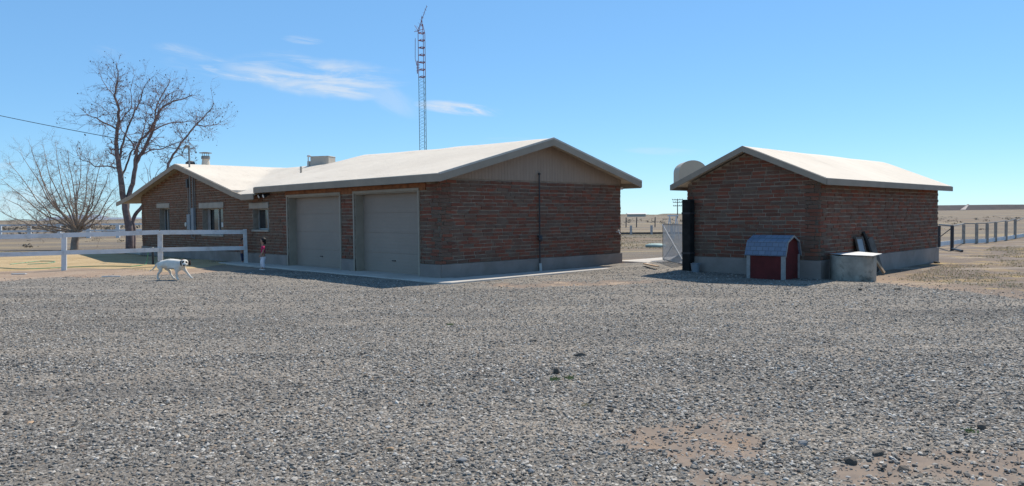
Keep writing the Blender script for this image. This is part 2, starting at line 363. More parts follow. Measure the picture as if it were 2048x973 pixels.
# ---------------------------------------------------------------- gravel stones
def ico():
    bm=bmesh.new(); bmesh.ops.create_icosphere(bm,subdivisions=1,radius=1); V=np.array([v.co[:] for v in bm.verts]); Fc=np.array([[v.index for v in f.verts] for f in bm.faces]); bm.free(); return V,Fc
IV,IF=ico()
OV=np.array([(1,0,0),(0,1,0),(-1,0,0),(0,-1,0),(0,0,1),(0,0,-1)],float); OF=np.array([(0,1,4),(1,2,4),(2,3,4),(3,0,4),(1,0,5),(2,1,5),(3,2,5),(0,3,5)])
def stones(name,bands,tmplV,tmplF,label_parent=None):
    Vs=[];Fs=[];off=0
    for (y0,y1,dens,r0,r1) in bands:
        xm=.78*y1+2.5; n=int(dens*(y1-y0)*2*xm)
        x=rng.uniform(-xm,xm,n); y=rng.uniform(y0,y1,n); k=np.abs(x)<.78*y+2.2; x=x[k];y=y[k]
        cv=cover(x,y); clump=.65+.7*vn(x,y,.5,20); k=rng.random(len(x))<np.maximum(cv**.7*clump,np.where(sdist(x,y)>-.8,.26,np.where((x>7)&(sdist(x,y)>-5),.07,0))); x=x[k];y=y[k]
        # nothing inside the slabs or buildings
        ax=x-OH.x; ay=y-OH.y; a=-math.cos(TH)*ax+math.sin(TH)*ay; b=math.sin(TH)*ax+math.cos(TH)*ay
        k=~((a>-1.25)&(b>-.95)); 
        ax=x-OS.x; ay=y-OS.y; a=-math.cos(STH)*ax+math.sin(STH)*ay; b=math.sin(STH)*ax+math.cos(STH)*ay
        k&=~((a>-.05)&(b>-.05)); x=x[k];y=y[k]; n=len(x)
        r=r0*(r1/r0)**(rng.random(n)**2.2)
        q=rng.random(n)*2*np.pi; tx=rng.normal(0,.3,n); ty=rng.normal(0,.3,n)
        sc_=np.stack([r,r*rng.uniform(.55,.95,n),r*rng.uniform(.3,.6,n)],1)
        P=tmplV[None]*(1+rng.normal(0,.16,(n,len(tmplV),1)))*sc_[:,None,:]
        cx,sx_=np.cos(tx)[:,None],np.sin(tx)[:,None]; Y1=P[...,1]*cx-P[...,2]*sx_; Z1=P[...,1]*sx_+P[...,2]*cx
        cy,sy_=np.cos(ty)[:,None],np.sin(ty)[:,None]; X2=P[...,0]*cy+Z1*sy_; Z2=-P[...,0]*sy_+Z1*cy
        cq,sq=np.cos(q)[:,None],np.sin(q)[:,None]; X3=X2*cq-Y1*sq; Y3=X2*sq+Y1*cq
        z=HY(x,y); z=np.maximum(z,H(x,y))+sc_[:,2]*.35
        Vs.append(np.stack([X3+x[:,None],Y3+y[:,None],Z2+z[:,None]],-1).reshape(-1,3))
        Fs.append((tmplF[None]+(np.arange(n)*len(tmplV))[:,None,None]).reshape(-1,3)+off); off+=n*len(tmplV)
    o=npmesh(name,np.concatenate(Vs),np.concatenate(Fs),m_stone); return o
tag(stones('gravel',[(3.4,6.2,3000,.005,.024),(6.2,9.0,1700,.007,.026)],IV,IF),'loose grey crushed gravel covering the near yard','gravel',kind='stuff')
tag(stones('gravel',[(9.0,12.5,1000,.009,.026),(12.5,17,380,.011,.030),(17,23,120,.013,.032)],OV,OF),'loose grey crushed gravel covering the yard near the buildings','gravel',kind='stuff')
# individual bigger rocks
def rock(label,px,py,size,col,flat=.55,seed=0,cat='rock',group=None,sit=.3):
    g=G(px,py); z=float(max(HY(g.x,g.y),H(g.x,g.y)))
    size*=.85; bm=bmesh.new(); bmesh.ops.create_icosphere(bm,subdivisions=3,radius=1)
    rr=random.Random(seed); ax=rr.uniform(.6,.85)
    pl=[(Vector((rr.gauss(0,1),rr.gauss(0,1),rr.gauss(0,1))).normalized(),rr.uniform(.55,.85)) for _ in range(9)]
    for v in bm.verts:
        d=v.co.normalized(); k=1.0
        for nrm,h in pl:
            c_=d.dot(nrm)
            if c_>0: k=min(k,h/c_)
        k*=1+.06*noise.noise(d*3+Vector((seed,0,0)))
        v.co=Vector((d.x*k,d.y*k*ax,d.z*k*flat))*size
    me=bpy.data.meshes.new('rock'); bm.to_mesh(me); bm.free(); me.materials.append(col)
    o=bpy.data.objects.new('rock',me); C.objects.link(o); o.location=(g.x,g.y,z+size*flat*sit); o.rotation_euler=(rr.uniform(-.25,.25),rr.uniform(-.25,.25),rr.uniform(0,6))
    tag(o,label,cat,group or 'larger rocks lying on the gravel'); return o
m_rk_dark=simple('dark_rock',(.10,.085,.07),.85,.3,12,bump=.5,bscale=40)
m_rk_grey=simple('grey_rock',(.22,.22,.22),.85,.25,12,bump=.5,bscale=40)
m_rk_pale=simple('pale_rock',(.42,.40,.37),.85,.2,12,bump=.5,bscale=40)
m_rk_tan=simple('tan_rock',(.45,.30,.18),.85,.2,12,bump=.5,bscale=40)
rock('brownish flat rock lying in the middle of the gravel, largest of the mid-yard rocks',1163,708,0.098,m_rk_dark,.5,1)
rock('small dark upright pointed rock beside green weeds in the gravel',1112,745,0.052,m_rk_dark,1.3,2)
rock('small dark rock farthest from the camera on the mid gravel',1066,681,0.058,m_rk_dark,.5,3)
rock('tan orange rock on the near gravel left of the centre',778,896,.045,m_rk_tan,.5,4)
rock('dark grey wedge-shaped stone in the near left gravel',495,907,.045,m_rk_dark,.7,5)
rock('smooth grey rock on the near gravel below the tan orange rock',922,920,.05,m_rk_grey,.5,6)
rock('dark rounded rock beside the right-hand bare dirt patch, leftmost of three',1700,922,0.052,m_rk_dark,.8,7)
rock('dark grey rock above the right-hand bare dirt, middle of three',1756,906,0.058,m_rk_dark,.6,8)
rock('dark brown rock at the left tip of the right-hand bare dirt, rightmost of three',1806,934,0.052,m_rk_dark,.7,9)
rock('dark blocky rock high on the right side of the gravel',1962,852,0.052,m_rk_dark,.9,10)
rock('blackish round stone left of the bare dirt patch at centre right',1221,818,0.052,m_rk_dark,.6,11)
rock('wide grey rock on the upper edge of the left bare dirt patch',1606,884,0.058,m_rk_grey,.5,12)
rock('pale flat stone lying on the bare dirt patch at centre right',1388,872,.035,m_rk_pale,.35,13)
rock('pale grey rock near the bottom edge right of centre',1062,940,.045,m_rk_grey,.5,14)
rock('brown rock at the far left edge of the gravel',12,825,.04,m_rk_dark,.6,15)
rock('tan stone on the left gravel near the photo edge',60,842,.05,m_rk_tan,.3,16)
rock('bluish dark stone on the right gravel in front of the stone tub',1815,750,.04,m_rk_grey,.5,17)
rock('dark clod of earth in front of the stone tub',1720,581,.08,m_rk_dark,.6,18)
rock('dark flat clod of earth right of the stone tub',1795,578,.11,m_rk_dark,.3,19)
rock('dark brown rock at the foot of the shed far corner',1874,524,.14,m_rk_dark,.5,20)
# pale small stones scattered, all alike
for i in range(26):
    x=rng.uniform(500,1980); y=rng.uniform(770,965)
    rock('fist-sized pale grey stone half sunk in the near gravel',x,y,rng.uniform(.022,.04),m_rk_pale if i%3 else m_rk_grey,.45,40+i,group='pale stones among the near gravel',sit=.15)
# weeds
def weed(label,px,py,r,h,n,mat):
    g=G(px,py); z=float(max(HY(g.x,g.y),H(g.x,g.y))); mb=MB()
    for i in range(n):
        q=random.uniform(0,6.28); d=random.uniform(0,r); x=d*math.cos(q); y=d*math.sin(q); w=random.uniform(.004,.007); l=random.uniform(.4,1)*h; q2=random.uniform(0,6.28); t=random.uniform(.2,.9)*l
        mb.add([(x-w,y,0),(x+w,y,0),(x+w*.8+t*.4*math.cos(q2),y+t*.4*math.sin(q2),l*.6),(x+t*math.cos(q2),y+t*math.sin(q2),l)],[(0,1,2,3)])
    o=mb.build('weed',mat); o.location=(g.x,g.y,z); tag(o,label,'weed')
m_weed=simple('green_weed',(.22,.25,.10),.8,.2,5)
weed('small green weed beside the dark upright pointed rock',1110,757,.05,.035,60,m_weed)
weed('small green weed right of the dark upright pointed rock',1140,755,.05,.04,60,m_weed)
weed('sparse green weed below the dark blocky rock on the right gravel',1938,858,.06,.03,50,m_weed)
weed('sparse dry weed low on the centre gravel',1170,806,.09,.02,60,m_drygrass)
weed('pale green weed far up the centre gravel',900,650,.06,.03,40,m_weed)
# ---------------------------------------------------------------- dry grass (stuff)
def grass(label,region,n,h,zf,scale=1):
    V=[];Fq=[]
    P=np.array(region); lo=P.min(0); hi=P.max(0); x=rng.uniform(lo[0],hi[0],n); y=rng.uniform(lo[1],hi[1],n)
    k=(sdist(x,y,P)>0)&(vn(x,y,1.6,31)+.5*vn(x,y,.4,32)>.68); x=x[k];y=y[k]; n=len(x); z=zf(x,y)
    q=rng.uniform(0,6.28,n); l=h*rng.uniform(.4,1,n); w=.012*scale; dx=np.cos(q)*w; dy=np.sin(q)*w; lx=rng.normal(0,.5,n)*l; ly=rng.normal(0,.5,n)*l
    V=np.stack([np.stack([x-dx,y-dy,z],1),np.stack([x+dx,y+dy,z],1),np.stack([x+lx,y+ly,z+l],1)],1).reshape(-1,3)
    o=npmesh('dry_grass',V,np.arange(3*n).reshape(-1,3),m_drygrass); tag(o,label,'grass',kind='stuff')
grass('short straw-coloured grass behind the near white rail fence',LP,60000,.04,H,.8)
grass('golden dry grass tufts on the dirt right of the shed',[tuple(G(*p)[:2]) for p in ((1790,556),(1885,528),(1990,492),(2200,492),(2300,560),(2060,575),(1900,566))],60000,.045,H,.7)
grass('brown dry grass in the field seen between garage and shed',[(3,37),(9,35),(16,60),(8,75)],20000,.07,H,1.5)
# ---------------------------------------------------------------- wall builder (local: axis u along the wall, w outwards, z)
def wall(mb,u0,u1,top,openings,tofn,zf,thick=.38,course=.1,blen=.39,endlo=None,endhi=None,ubr=(),seed=1):
    """tofn(u,w,z)->local xyz, w>0 outwards. openings list (u0,u1,z0,z1)."""
    rr=random.Random(seed)
    br=sorted(set([u0,u1]+[o[0] for o in openings]+[o[1] for o in openings]+[q for q in ubr if u0<q<u1]))
    mb.cur=0
    for a,b in zip(br,br[1:]):
        mid=(a+b)/2; ops=sorted([(o[2],o[3]) for o in openings if o[0]<mid<o[1]]); z=zf; segs=[]
        for p,q in ops:
            if p>z: segs.append((z,p))
            z=max(z,q)
        segs.append((z,None))
        for p,q in segs:
            ta,tb=(q,q) if q is not None else (top(a),top(b))
            if ta<=p and tb<=p: continue
            ta=max(ta,p+.001);tb=max(tb,p+.001)
            bot=[tofn(a,0,p),tofn(b,0,p),tofn(b,-thick,p),tofn(a,-thick,p)]
            tp=[tofn(a,0,ta),tofn(b,0,tb),tofn(b,-thick,tb),tofn(a,-thick,ta)]
            mb.hexa(bot,tp)
    mb.cur=1; k=0; z=zf+.012
    tmax=max(top(q) for q in br)
    while z+course*.7<tmax:
        zh=course*.80; wob=rr.uniform(-.004,.004)
        s=u0-rr.uniform(0,blen); s0=u0; e0=u1
        if endlo is not None: s0=u0-.012 if (k%2==endlo) else u0+.043
        if endhi is not None: e0=u1+.012 if (k%2==endhi) else u1-.043
        s=s0-rr.uniform(0,blen*.9)
        while s<e0:
            bl=blen*rr.uniform(.88,1.1); a=max(s,s0); b=min(s+bl-.022,e0); s+=bl
            pieces=[(a,b)]
            for (oa,ob,oz0,oz1) in openings:
                if z+zh>oz0+.01 and z<oz1-.01:
                    np_=[]
                    for (p,q) in pieces:
                        if q<=oa or p>=ob: np_.append((p,q)); continue
                        if p<oa: np_.append((p,oa))
                        if q>ob: np_.append((ob,q))
                    pieces=np_
            for (p,q) in pieces:
                # trim under a sloped top
                while q-p>.06 and top(q)<z+zh: q-=.05
                while q-p>.06 and top(p)<z+zh: p+=.05
                if q-p<.06: continue
                
                w=rr.uniform(.004,.02); tz=rr.uniform(-.005,.005); za=z+wob+rr.uniform(-.004,.004); zb=za+zh+rr.uniform(-.006,.004)
                mb.hexa([tofn(p,w+rr.uniform(-.004,.004),za+tz),tofn(q,w+rr.uniform(-.004,.004),za-tz),tofn(q,-.04,za-tz),tofn(p,-.04,za+tz)],
                        [tofn(p,w+rr.uniform(-.006,.002),zb+tz),tofn(q,w+rr.uniform(-.006,.002),zb-tz),tofn(q,-.04,zb-tz),tofn(p,-.04,zb+tz)])
        z+=course; k+=1
# ---------------------------------------------------------------- HOUSE (local x=-a, y=b)
house=thing('brick_house','long low brick house with attached two-door garage under a white roof','house',OH,-TH)
zA=3.93; aA=17.15
def zhouse(a): 
    a=np.asarray(a,float)
    r=zA-.236*(aA-a); l=zA-.206*(a-aA); p=zA-.206*(22.9-aA)-.155*(a-22.9)
    z=np.where(a<aA,r,np.where(a<22.9,l,p)); return z-.02*np.exp(-((a-aA)/.25)**2)
RIDGE=([-.6,5,9.2,12.2,16.5],[3.82,3.90,3.98,3.76,3.84])
def zgar(a,b):
    a=np.asarray(a,float);b=np.asarray(b,float)
    rz=np.interp(a,*RIDGE); front=2.69; s=(rz-front)/(3.72+.39); d=np.abs(b-3.72)
    z=rz-s*d-.015*np.exp(-(d/.2)**2)
    zl=2.47+(rz-2.47)/(3.72+.39)*(4.11-d)
    return np.where((a>9.83)&(b<3.72),np.minimum(z,zl),z)
def zroof(a,b):
    a=np.asarray(a,float);b=np.asarray(b,float)
    zg=zgar(a,b); zh=zhouse(a)
    return np.where(a<8.5,zg,np.where((b<8.1)&(a<16.6),np.maximum(zg,np.where(a<11.7,2.47-.2*0,zh)),np.maximum(zh,2.47)))
# roof mesh
av=np.unique(np.round(np.concatenate([np.arange(-.51,24.9,.2),[9.83,9.84,11.7,11.9,17.15,22.9,24.9,16.6]]),3)); bv=np.unique(np.round(np.concatenate([np.arange(-.39,7.84,.2),[3.72,7.83,8.1],np.arange(8.3,12.3,.4)]),3))
def roofmesh():
    A,B=np.meshgrid(av,bv); Z=zroof(A,B); Z=Z+.03*(vn(A,B,1.2,40)-.5)*ss(np.minimum(np.abs(A+.51),B+.39),.1,.8)
    ok=~((A<9.0)&(B>7.84))
    idx=-np.ones(A.shape,int); mb=MB(); n=0
    for j in range(A.shape[0]):
        for i in range(A.shape[1]):
            if ok[j,i]: idx[j,i]=n; n+=1; mb.v.append((-A[j,i],B[j,i],Z[j,i]))
    top=n
    mb.v+= [(v[0],v[1],v[2]-.07) for v in mb.v[:top]]
    from collections import Counter
    ed=Counter(); dirs={}
    for j in range(A.shape[0]-1):
        for i in range(A.shape[1]-1):
            q=[idx[j,i],idx[j,i+1],idx[j+1,i+1],idx[j+1,i]]
            if min(q)<0: continue
            mb.f.append(tuple(q)); mb.mi.append(0)
            mb.f.append(tuple(top+k for k in q[::-1])); mb.mi.append(1)
            for k in range(4):
                e=(q[k],q[(k+1)%4]); ed[tuple(sorted(e))]+=1; dirs[tuple(sorted(e))]=e
    for k,c_ in ed.items():
        if c_==1:
            p,q=dirs[k]; mb.f.append((p,top+p,top+q,q)); mb.mi.append(0)
    return mb.build('roof',[m_roof,m_soffit],house,smooth=False)
roof=roofmesh()
for p in roof.data.polygons: p.use_smooth=True
roof.data.set_sharp_from_angle(angle=R(40))
# fascia boards
def fascia(pts,t=.035,h=.2,drop=.035,name='fascia',parent=house,mat=m_fascia,outn=None):
    mb=MB()
    for (p,q) in zip(pts,pts[1:]):
        p=Vector(p);q=Vector(q); d=(q-p); d.z=0; nrm=Vector((d.y,-d.x,0)).normalized()*t
        if outn is not None and nrm.dot(Vector(outn))<0: nrm=-nrm
        e=.004*nrm/t
        dz=Vector((0,0,drop)); hz=Vector((0,0,h))
        mb.hexa([p+e-dz-hz,q+e-dz-hz,q+e+nrm-dz-hz,p+e+nrm-dz-hz],[p+e-dz,q+e-dz,q+e+nrm-dz,p+e+nrm-dz])
    return mb.build(name,mat,parent)
def Lp(a,b,dz=0): return (-a,b,float(zroof(a,b))+dz)
fascia([Lp(a,-.39) for a in (-.51,3,6,9.83)],outn=(0,-1,0),h=.19,drop=.02)
fascia([Lp(a,-.39) for a in (9.86,10.8,11.7,12.0,12.6,14,15.6,aA-.3)]+[(-aA,-.39,zA-.02)]+[Lp(a,-.39) for a in (aA+.3,19,21,22.9,24.9)],outn=(0,-1,0),h=.19,drop=.02)
fascia([(.51,-.43,2.69),(.51,3.72,3.815)],outn=(1,0,0),h=.2,drop=.02)
fascia([(.51,3.72,3.815),(.51,7.87,2.69)],outn=(1,0,0),h=.2,drop=.02)
fascia([Lp(-.51,7.83),Lp(9.0,7.83)],outn=(0,1,0))
mb=MB()
for s in ((-.43,2.69,3.72,3.815),(3.72,3.815,7.87,2.69)):
    p=Vector((.552,s[0],s[1]+.012));q=Vector((.552,s[2],s[3]+.012)); w=Vector((-.05,0,0)); t=Vector((0,0,-.05))
    mb.hexa([p+t,q+t,q+t+w,p+t+w],[p,q,q+w,p+w])
mb.build('rake_flashing',simple('pale_flashing',(.5,.46,.4),.5,.1,3),house)
# walls
d2=(.90,4.02,-.3,2.30); d1=(4.84,8.14,-.3,2.30)
w3=(9.56,10.80,1.20,1.95); w2=(13.36,15.36,.98,2.02); w1=(18.98,20.2,.98,2.10)
beam=(.57,8.28,2.3,2.5)
def toF(a,w,z): return Vector((-a,-w,z))
def topF(a):
    return float(zroof(a,-.1))-.10 if a>12 else 2.46+.06*(a<9.8)
mb=MB()
wall(mb,0,L,topF,[d2,d1,w3,w2,w1,beam],toF,.36,endlo=0,ubr=[12.01,13,15,aA,19,21,9.8],seed=3)
mb.build('front_wall',[m_mortar,m_brick],house)
def toG(b,w,z): return Vector((w,b,z))
mb=MB(); wall(mb,0,W,lambda b:2.60,[],toG,.36,endlo=1,seed=5)
mb.build('gable_wall',[m_mortar,m_brick],house)
mb=MB(); wall(mb,0,12.0,lambda b:2.3,[],lambda b,w,z:Vector((-L-w,b,z)),.36,endlo=1,seed=6); mb.build('side_wall',[m_mortar,m_brick],house)
mb=MB(); mb.box(-8.9,-.38,W-.38,W,.36,2.6); mb.box(-L+.38,-9,11.6,11.98,.36,2.7); mb.box(-9.3,-9,W,11.6,.36,2.4); mb.build('back_wall',m_mortar,house)
# foundation with door gaps
mb=MB()
for a,b in ((-.03,.90),(4.02,4.84),(8.14,L+.03)): mb.box(-b,-a,-.045,.3,-.25,.355)
mb.box(-.3,.045,.0,W+.03,-.25,.357); mb.box(-L-.04,-L+.3,.3,12,-.25,.356)
mb.build('foundation',m_found,house)
mb=MB(); mb.box(-8.28,-.57,-.035,.3,2.302,2.498); mb.build('door_beam',m_beam,house)
# siding gable
mb=MB(); 
b0=.02
n=62; y0,y1=-.02,W+.02
for i in range(n):
    a=y0+(y1-y0)*i/n; b=y0+(y1-y0)*(i+1)/n; f=lambda q:float(zgar(0,min(max(q,-.39),7.8)))-.072
    mb.hexa([(-.1,a,2.60),(.024,a,2.60),(.024,b-.012,2.60),(-.1,b-.012,2.60)],[(-.1,a,f(a)),(.024,a,f(a)),(.024,b-.012,f(b-.012)),(-.1,b-.012,f(b-.012))])
mb.box(-.1,.02,y0,y1,2.602,2.63)
for i in range(n-1):
    a=y0+(y1-y0)*(i+1)/n-.014; mb.hexa([(-.1,a,2.602),(.02,a,2.602),(.02,a+.016,2.602),(-.1,a+.016,2.602)],[(-.1,a,f(a)),(.02,a,f(a)),(.02,a+.016,f(a)),(-.1,a+.016,f(a))])
mb.build('gable_siding',m_siding,house)
# garage doors
for (a0,a1,z0,z1),lab in ((d2,None),(d1,None)):
    fr=MB()
    fr.box(-a0-.0,-a0+.06,-.05,.27,.0,z1+.0); fr.box(-a1-.06,-a1,-.05,.27,.0,z1); fr.box(-a1-.06,-a0+.06,-.055,.27,z1-.001,z1+.07)
    fo=fr.build('door_frame',m_trim,house)
    d=MB(); ns=4; hh=(z1-.0)/ns
    for k in range(ns):
        zz=k*hh+.006; d.box(-a1,-a0,.275,.32,zz,zz+hh-.012)
        for j in range(1,4): pass
        for j in range(5): 
            z_=zz+.05+j*(hh-.1)/5; d.box(-a1+.02,-a0-.02,.270,.2755,z_,z_+(hh-.1)/5-.02)
    d.box(-a1,-a0,.29,.33,0,z1)
    do=d.build('garage_door',m_door,house)
    hb=MB(); hb.box(-(a0+a1)/2-.08,-(a0+a1)/2+.08,.245,.27,.35,.375); hb.build('handle',m_dkmetal,do)
    jb=MB(); jb.box(-a1-.0,-a1+.025,.0,.28,.0,z1-.002); jb.box(-a0-.025,-a0,.0,.28,.0,z1-.002); jb.box(-a1+.026,-a0-.026,.0,.28,z1-.03,z1-.003); jb.build('door_jamb',m_trim,house)
# windows
def window(a0,a1,z0,z1,lint,split,dark=False):
    f=MB(); y=.2; t=.045
    f.box(-a1,-a1+t,y,y+.06,z0,z1); f.box(-a0-t,-a0,y,y+.06,z0,z1); f.box(-a1+t,-a0-t,y,y+.06,z0,z0+t); f.box(-a1+t,-a0-t,y,y+.06,z1-t,z1)
    m=-a1+(a1-a0)*split; f.box(m-.025,m+.025,y-.012,y+.05,z0+t,z1-t)
    fo=f.build('window',m_frame,house)
    p=MB(); p.box(-a1+t,-a0-t,y+.03,y+.045,z0+t,z1-t); p.build('pane',m_glass,fo)
    s=MB(); s.box(-a1-.04,-a0+.04,-.06,.2,z0-.07,z0-.002); s.build('sill',m_lintel,fo,bevel=.006)
    l=MB(); l.box(-lint[0],-lint[1],-.05,.2,lint[2],lint[3]); l.build('lintel',m_lintel,fo,bevel=.006)
    j=MB(); j.box(-a1,-a1+.015,-.01,.2,z0,z1); j.box(-a0-.015,-a0,-.01,.2,z0,z1); j.box(-a1+.016,-a0-.016,-.005,.2,z1-.02,z1-.004); j.build('reveal',simple('window_reveal',(.30,.255,.21),.85),fo)
    return fo
window(*w3,(11.03,9.52,1.955,2.15),.62)
wn=window(*w2,(15.62,13.26,2.025,2.24),.55)
c_=MB(); c_.box(-13.98,-13.42,.175,.185,1.28,1.46); c_.build('paper_sheet',m_paper,wn)
c_=MB(); c_.box(-13.9,-13.42,.176,.186,1.03,1.12); c_.build('paper_sheet',m_paper,wn)
c_=MB(); c_.box(-15.3,-15.05,.19,.2,1.03,1.98); c_.build('curtain',simple('grey_curtain',(.24,.23,.22),.9),wn)
window(*w1,(20.45,18.92,2.105,2.31),.35)
# electric service: mast, meter, conduits
sv=MB(); sv.tube([(-16.30,-.12,1.75),(-16.30,-.12,4.5)],.035,8); hd=sv.build('service_mast',m_galv,house)
wv=MB(); wv.tube([(-16.30,-.12,4.45),(-16.30,-.12,4.56),(-16.38,-.18,4.6),(-16.48,-.24,4.52)],[.045,.06,.065,.05],8); wv.build('weatherhead',m_galv,hd)
wv=MB()
for k in range(3): wv.tube([(-16.48,-.24,4.52),(-16.56-.03*k,-.3,4.3-.05*k),(-16.65,-.32+.05*k,4.42)],.012,5)
wv.build('service_wire',m_rubber,hd)
mbx=MB(); mbx.box(-16.62,-16.30,-.17,-.02,1.16,1.80); mb1=mbx.build('meter_box',m_grey,house,bevel=.01)
mt=MB(); mt.tube([(-16.68,-.05,1.38),(-16.68,-.2,1.38)],.09,14); mt.build('meter',simple('meter_glass',(.45,.46,.44),.3,.1,4),mb1)
mbx=MB(); mbx.box(-16.26,-16.00,-.13,-.02,1.12,2.05); mbx.build('breaker_box',m_grey,house,bevel=.01)
cd=MB(); cd.tube([(-16.12,-.07,2.05),(-16.12,-.07,3.45)],.032,8); cd.tube([(-16.70,-.05,1.4),(-16.70,-.05,3.3)],.018,6); cd.tube([(-15.98,-.05,1.9),(-15.98,-.05,3.4)],.015,6); cd.tube([(-16.40,-.05,1.16),(-16.40,-.05,.85),(-16.10,-.05,.8),(-16.05,-.05,1.12)],.015,6); cd.build('conduit',m_galv,house)
mbx=MB(); mbx.box(-16.80,-16.63,-.1,-.02,2.9,3.25); mbx.build('junction_box',m_dkmetal,house)
# floodlight under the eave
fl=MB(); fl.box(-9.7,-9.45,-.1,-.02,2.40,2.46)
fl2=thing
fo=fl.build('floodlight',m_dkmetal,house)
for k in (-9.78,-9.42):
    q=MB(); q.tube([(k,-.12,2.42),(k,-.26,2.36)],[.05,.075],10); q.build('lamp_head',m_dkmetal,fo)
    q=MB(); q.tube([(k,-.262,2.359),(k,-.268,2.357)],.062,10); q.build('lamp_lens',m_paper,fo)
# gable pipe
gp=MB(); gp.tube([(.09,3.58,.2),(.09,3.58,2.78)],.02,6); gp.ball((.09,3.58,2.80),.04); gp.ball((.09,3.58,1.45),.035); pip=gp.build('gas_pipe',m_dkmetal,house)
q=MB(); q.ball((.12,3.58,.92),.08,(.6,1,1)); q.tube([(.1,3.5,1.0),(.1,3.66,1.0)],.03,6); q.build('regulator',m_dkmetal,pip)
q=MB(); q.tube([(.10,3.6,-.02),(.10,3.58,.22)],.04,8); q.build('pipe_sleeve',m_paper,pip)
q=MB(); q.tube([(.02,W-.25,1.05),(.14,W-.25,1.05),(.18,W-.25,.98)],.02,6); q.ball((.12,W-.25,1.1),.04,(1,1,.4)); q.build('hose_tap',m_paper,house)
q=MB(); q.box(-.12,.0,W+.0,W+.14,2.42,2.5); q.build('eave_lamp',m_paper,house)
# roof gear
def onroof(a,b): return float(zroof(a,b))
q=MB(); a,b=18.4,1.4; z=onroof(a,b); q.lathe([(.34,-.1),(.28,.20),(.18,.32),(.15,.56),(.16,.57),(.16,.6),(.14,.6)],16,(-a,b,z)); ch=q.build('chimney',m_roof,house,smooth=False)
q=MB(); q.lathe([(.185,.58),(.185,.70),(.15,.72)],16,(-a,b,z)); 
for k in range(4): q.tube([(-a+.14*math.cos(k*1.57),b+.14*math.sin(k*1.57),z+.70),(-a+.14*math.cos(k*1.57),b+.14*math.sin(k*1.57),z+.85)],.012,5)
q.lathe([(.27,.84),(.27,.86),(.1,.89)],16,(-a,b,z)); q.build('chimney_cap',m_galv,ch)
q=MB(); a,b=18.6,.8; z=onroof(a,b); q.lathe([(.12,-.05),(.12,.34),(.2,.38),(.2,.46),(.1,.53)],14,(-a,b,z)); q.build('roof_vent',m_dkmetal,house)
q=MB(); a,b=10.2,1.6; z=onroof(a,b); q.tube([(-a,b,z-.1),(-a,b,z+.33)],.04,8); q.build('vent_pipe',m_cooler,house)
# evaporative cooler
p0=AT(621,334,31.6); 
cool=thing('roof_cooler','boxy beige evaporative cooler standing on the white house roof','cooler',(p0.x,p0.y,3.62),-TH+.55)
cool.scale=(.72,.6,.80)
q=MB(); q.box(0,1.15,0,1.0,0,.62); q.box(-.02,1.17,-.02,1.02,.62,.66); q.build('housing',m_cooler,cool,bevel=.012)
q=MB(); q.box(-.26,-.003,.1,.75,.0,.42); q.build('duct',m_cooler,cool,bevel=.01)
q=MB()
for k in range(9): q.box(-.012,-.002,.06,.94,.06+k*.06,.09+k*.06)
q.build('louvre',m_cooler,cool)
q=MB(); q.tube([(-.16,.05,.0),(-.16,.05,.62)],.035,8); q.ball((-.12,.05,.68),.10,(1.3,1,.6)); q.build('vent_cap',m_paper,cool)
# porch roof post and floor
q=MB(); q.box(-24.75,-22.6,-.1,6,-.15,.06); q.build('porch_floor',m_slab,house)
for b in (2.2,5.6):
    q=MB(); q.box(-24.6,-24.47,b,b+.13,.06,2.32); q.build('porch_post',m_trim,house)
# ---------------------------------------------------------------- slabs
def slab(name,pts,z,mat,th=.25):
    mb=MB(); mb.prism([tuple(p[:2]) for p in pts],'z',z-th,z); o=mb.build(name,mat,bevel=.012); struct(o); return o
slab('garage_apron',[HW(-1.18,-.62),HW(-1.0,-.8),HW(12.0,-.8),HW(12.0,.2),HW(-.2,.3),HW(-.3,7.6),HW(-1.02,7.6)],.012,m_slab)
slab('rear_patio',[HW(-1.0,7.61),HW(.3,7.61),HW(.3,W+9.5),G(1376,500,.08),SWd(SW+.05,9.4),SWd(SW+.05,.3),G(1376,532,.08),G(1325,530,.08),G(1286,528,.08)],.085,m_slab)
# ---------------------------------------------------------------- SHED
shed=thing('brick_shed','small detached brick shed with pale gable roof right of the garage','shed',OS,-STH)
mb=MB()
zpk=3.36; zev=2.43; ohs=.31; ohf=.35
def topS(a): return zpk-.13-(zpk-zev)/(SW/2+ohs)*abs(a-SW/2)
wall(mb,0,SW,topS,[],lambda a,w,z:Vector((-a,-w,z)),.43,endlo=0,endhi=0,ubr=[SW/2],seed=11,course=.098)
mb.build('front_wall',[m_mortar,m_brick],shed)
mb=MB(); wall(mb,0,SL,lambda b:2.36,[],lambda b,w,z:Vector((w,b,z)),.43,endlo=1,endhi=1,seed=12,course=.098); mb.build('right_wall',[m_mortar,m_brick],shed)
mb=MB(); wall(mb,0,SL,lambda b:2.36,[],lambda b,w,z:Vector((-SW-w,b,z)),.43,endlo=1,seed=13,course=.098); mb.build('left_wall',[m_mortar,m_brick],shed)
mb=MB(); mb.box(-SW+.38,-.38,SL-.38,SL-.002,.43,2.36); mb.build('back_wall',m_mortar,shed)
mb=MB(); mb.box(-SW-.035,.04,-.04,SL+.03,-.25,.428); mb.build('foundation',m_found,shed)
mb=MB(); xs=list(np.linspace(-ohs,SW+ohs,25)); ys=list(np.linspace(-ohf,SL+ohf,40))
nx=len(xs)
def zs(a,b): return zpk-(zpk-zev)/(SW/2+ohs)*abs(a-SW/2)+.02*(float(vn(a,b,1.1,50))-.5)*min(1,3*min(a+ohs,SW+ohs-a,b+ohf))-.02*math.exp(-((a-SW/2)/.15)**2)
tv=[(-a,b,zs(a,b)) for b in ys for a in xs]; N=len(tv)
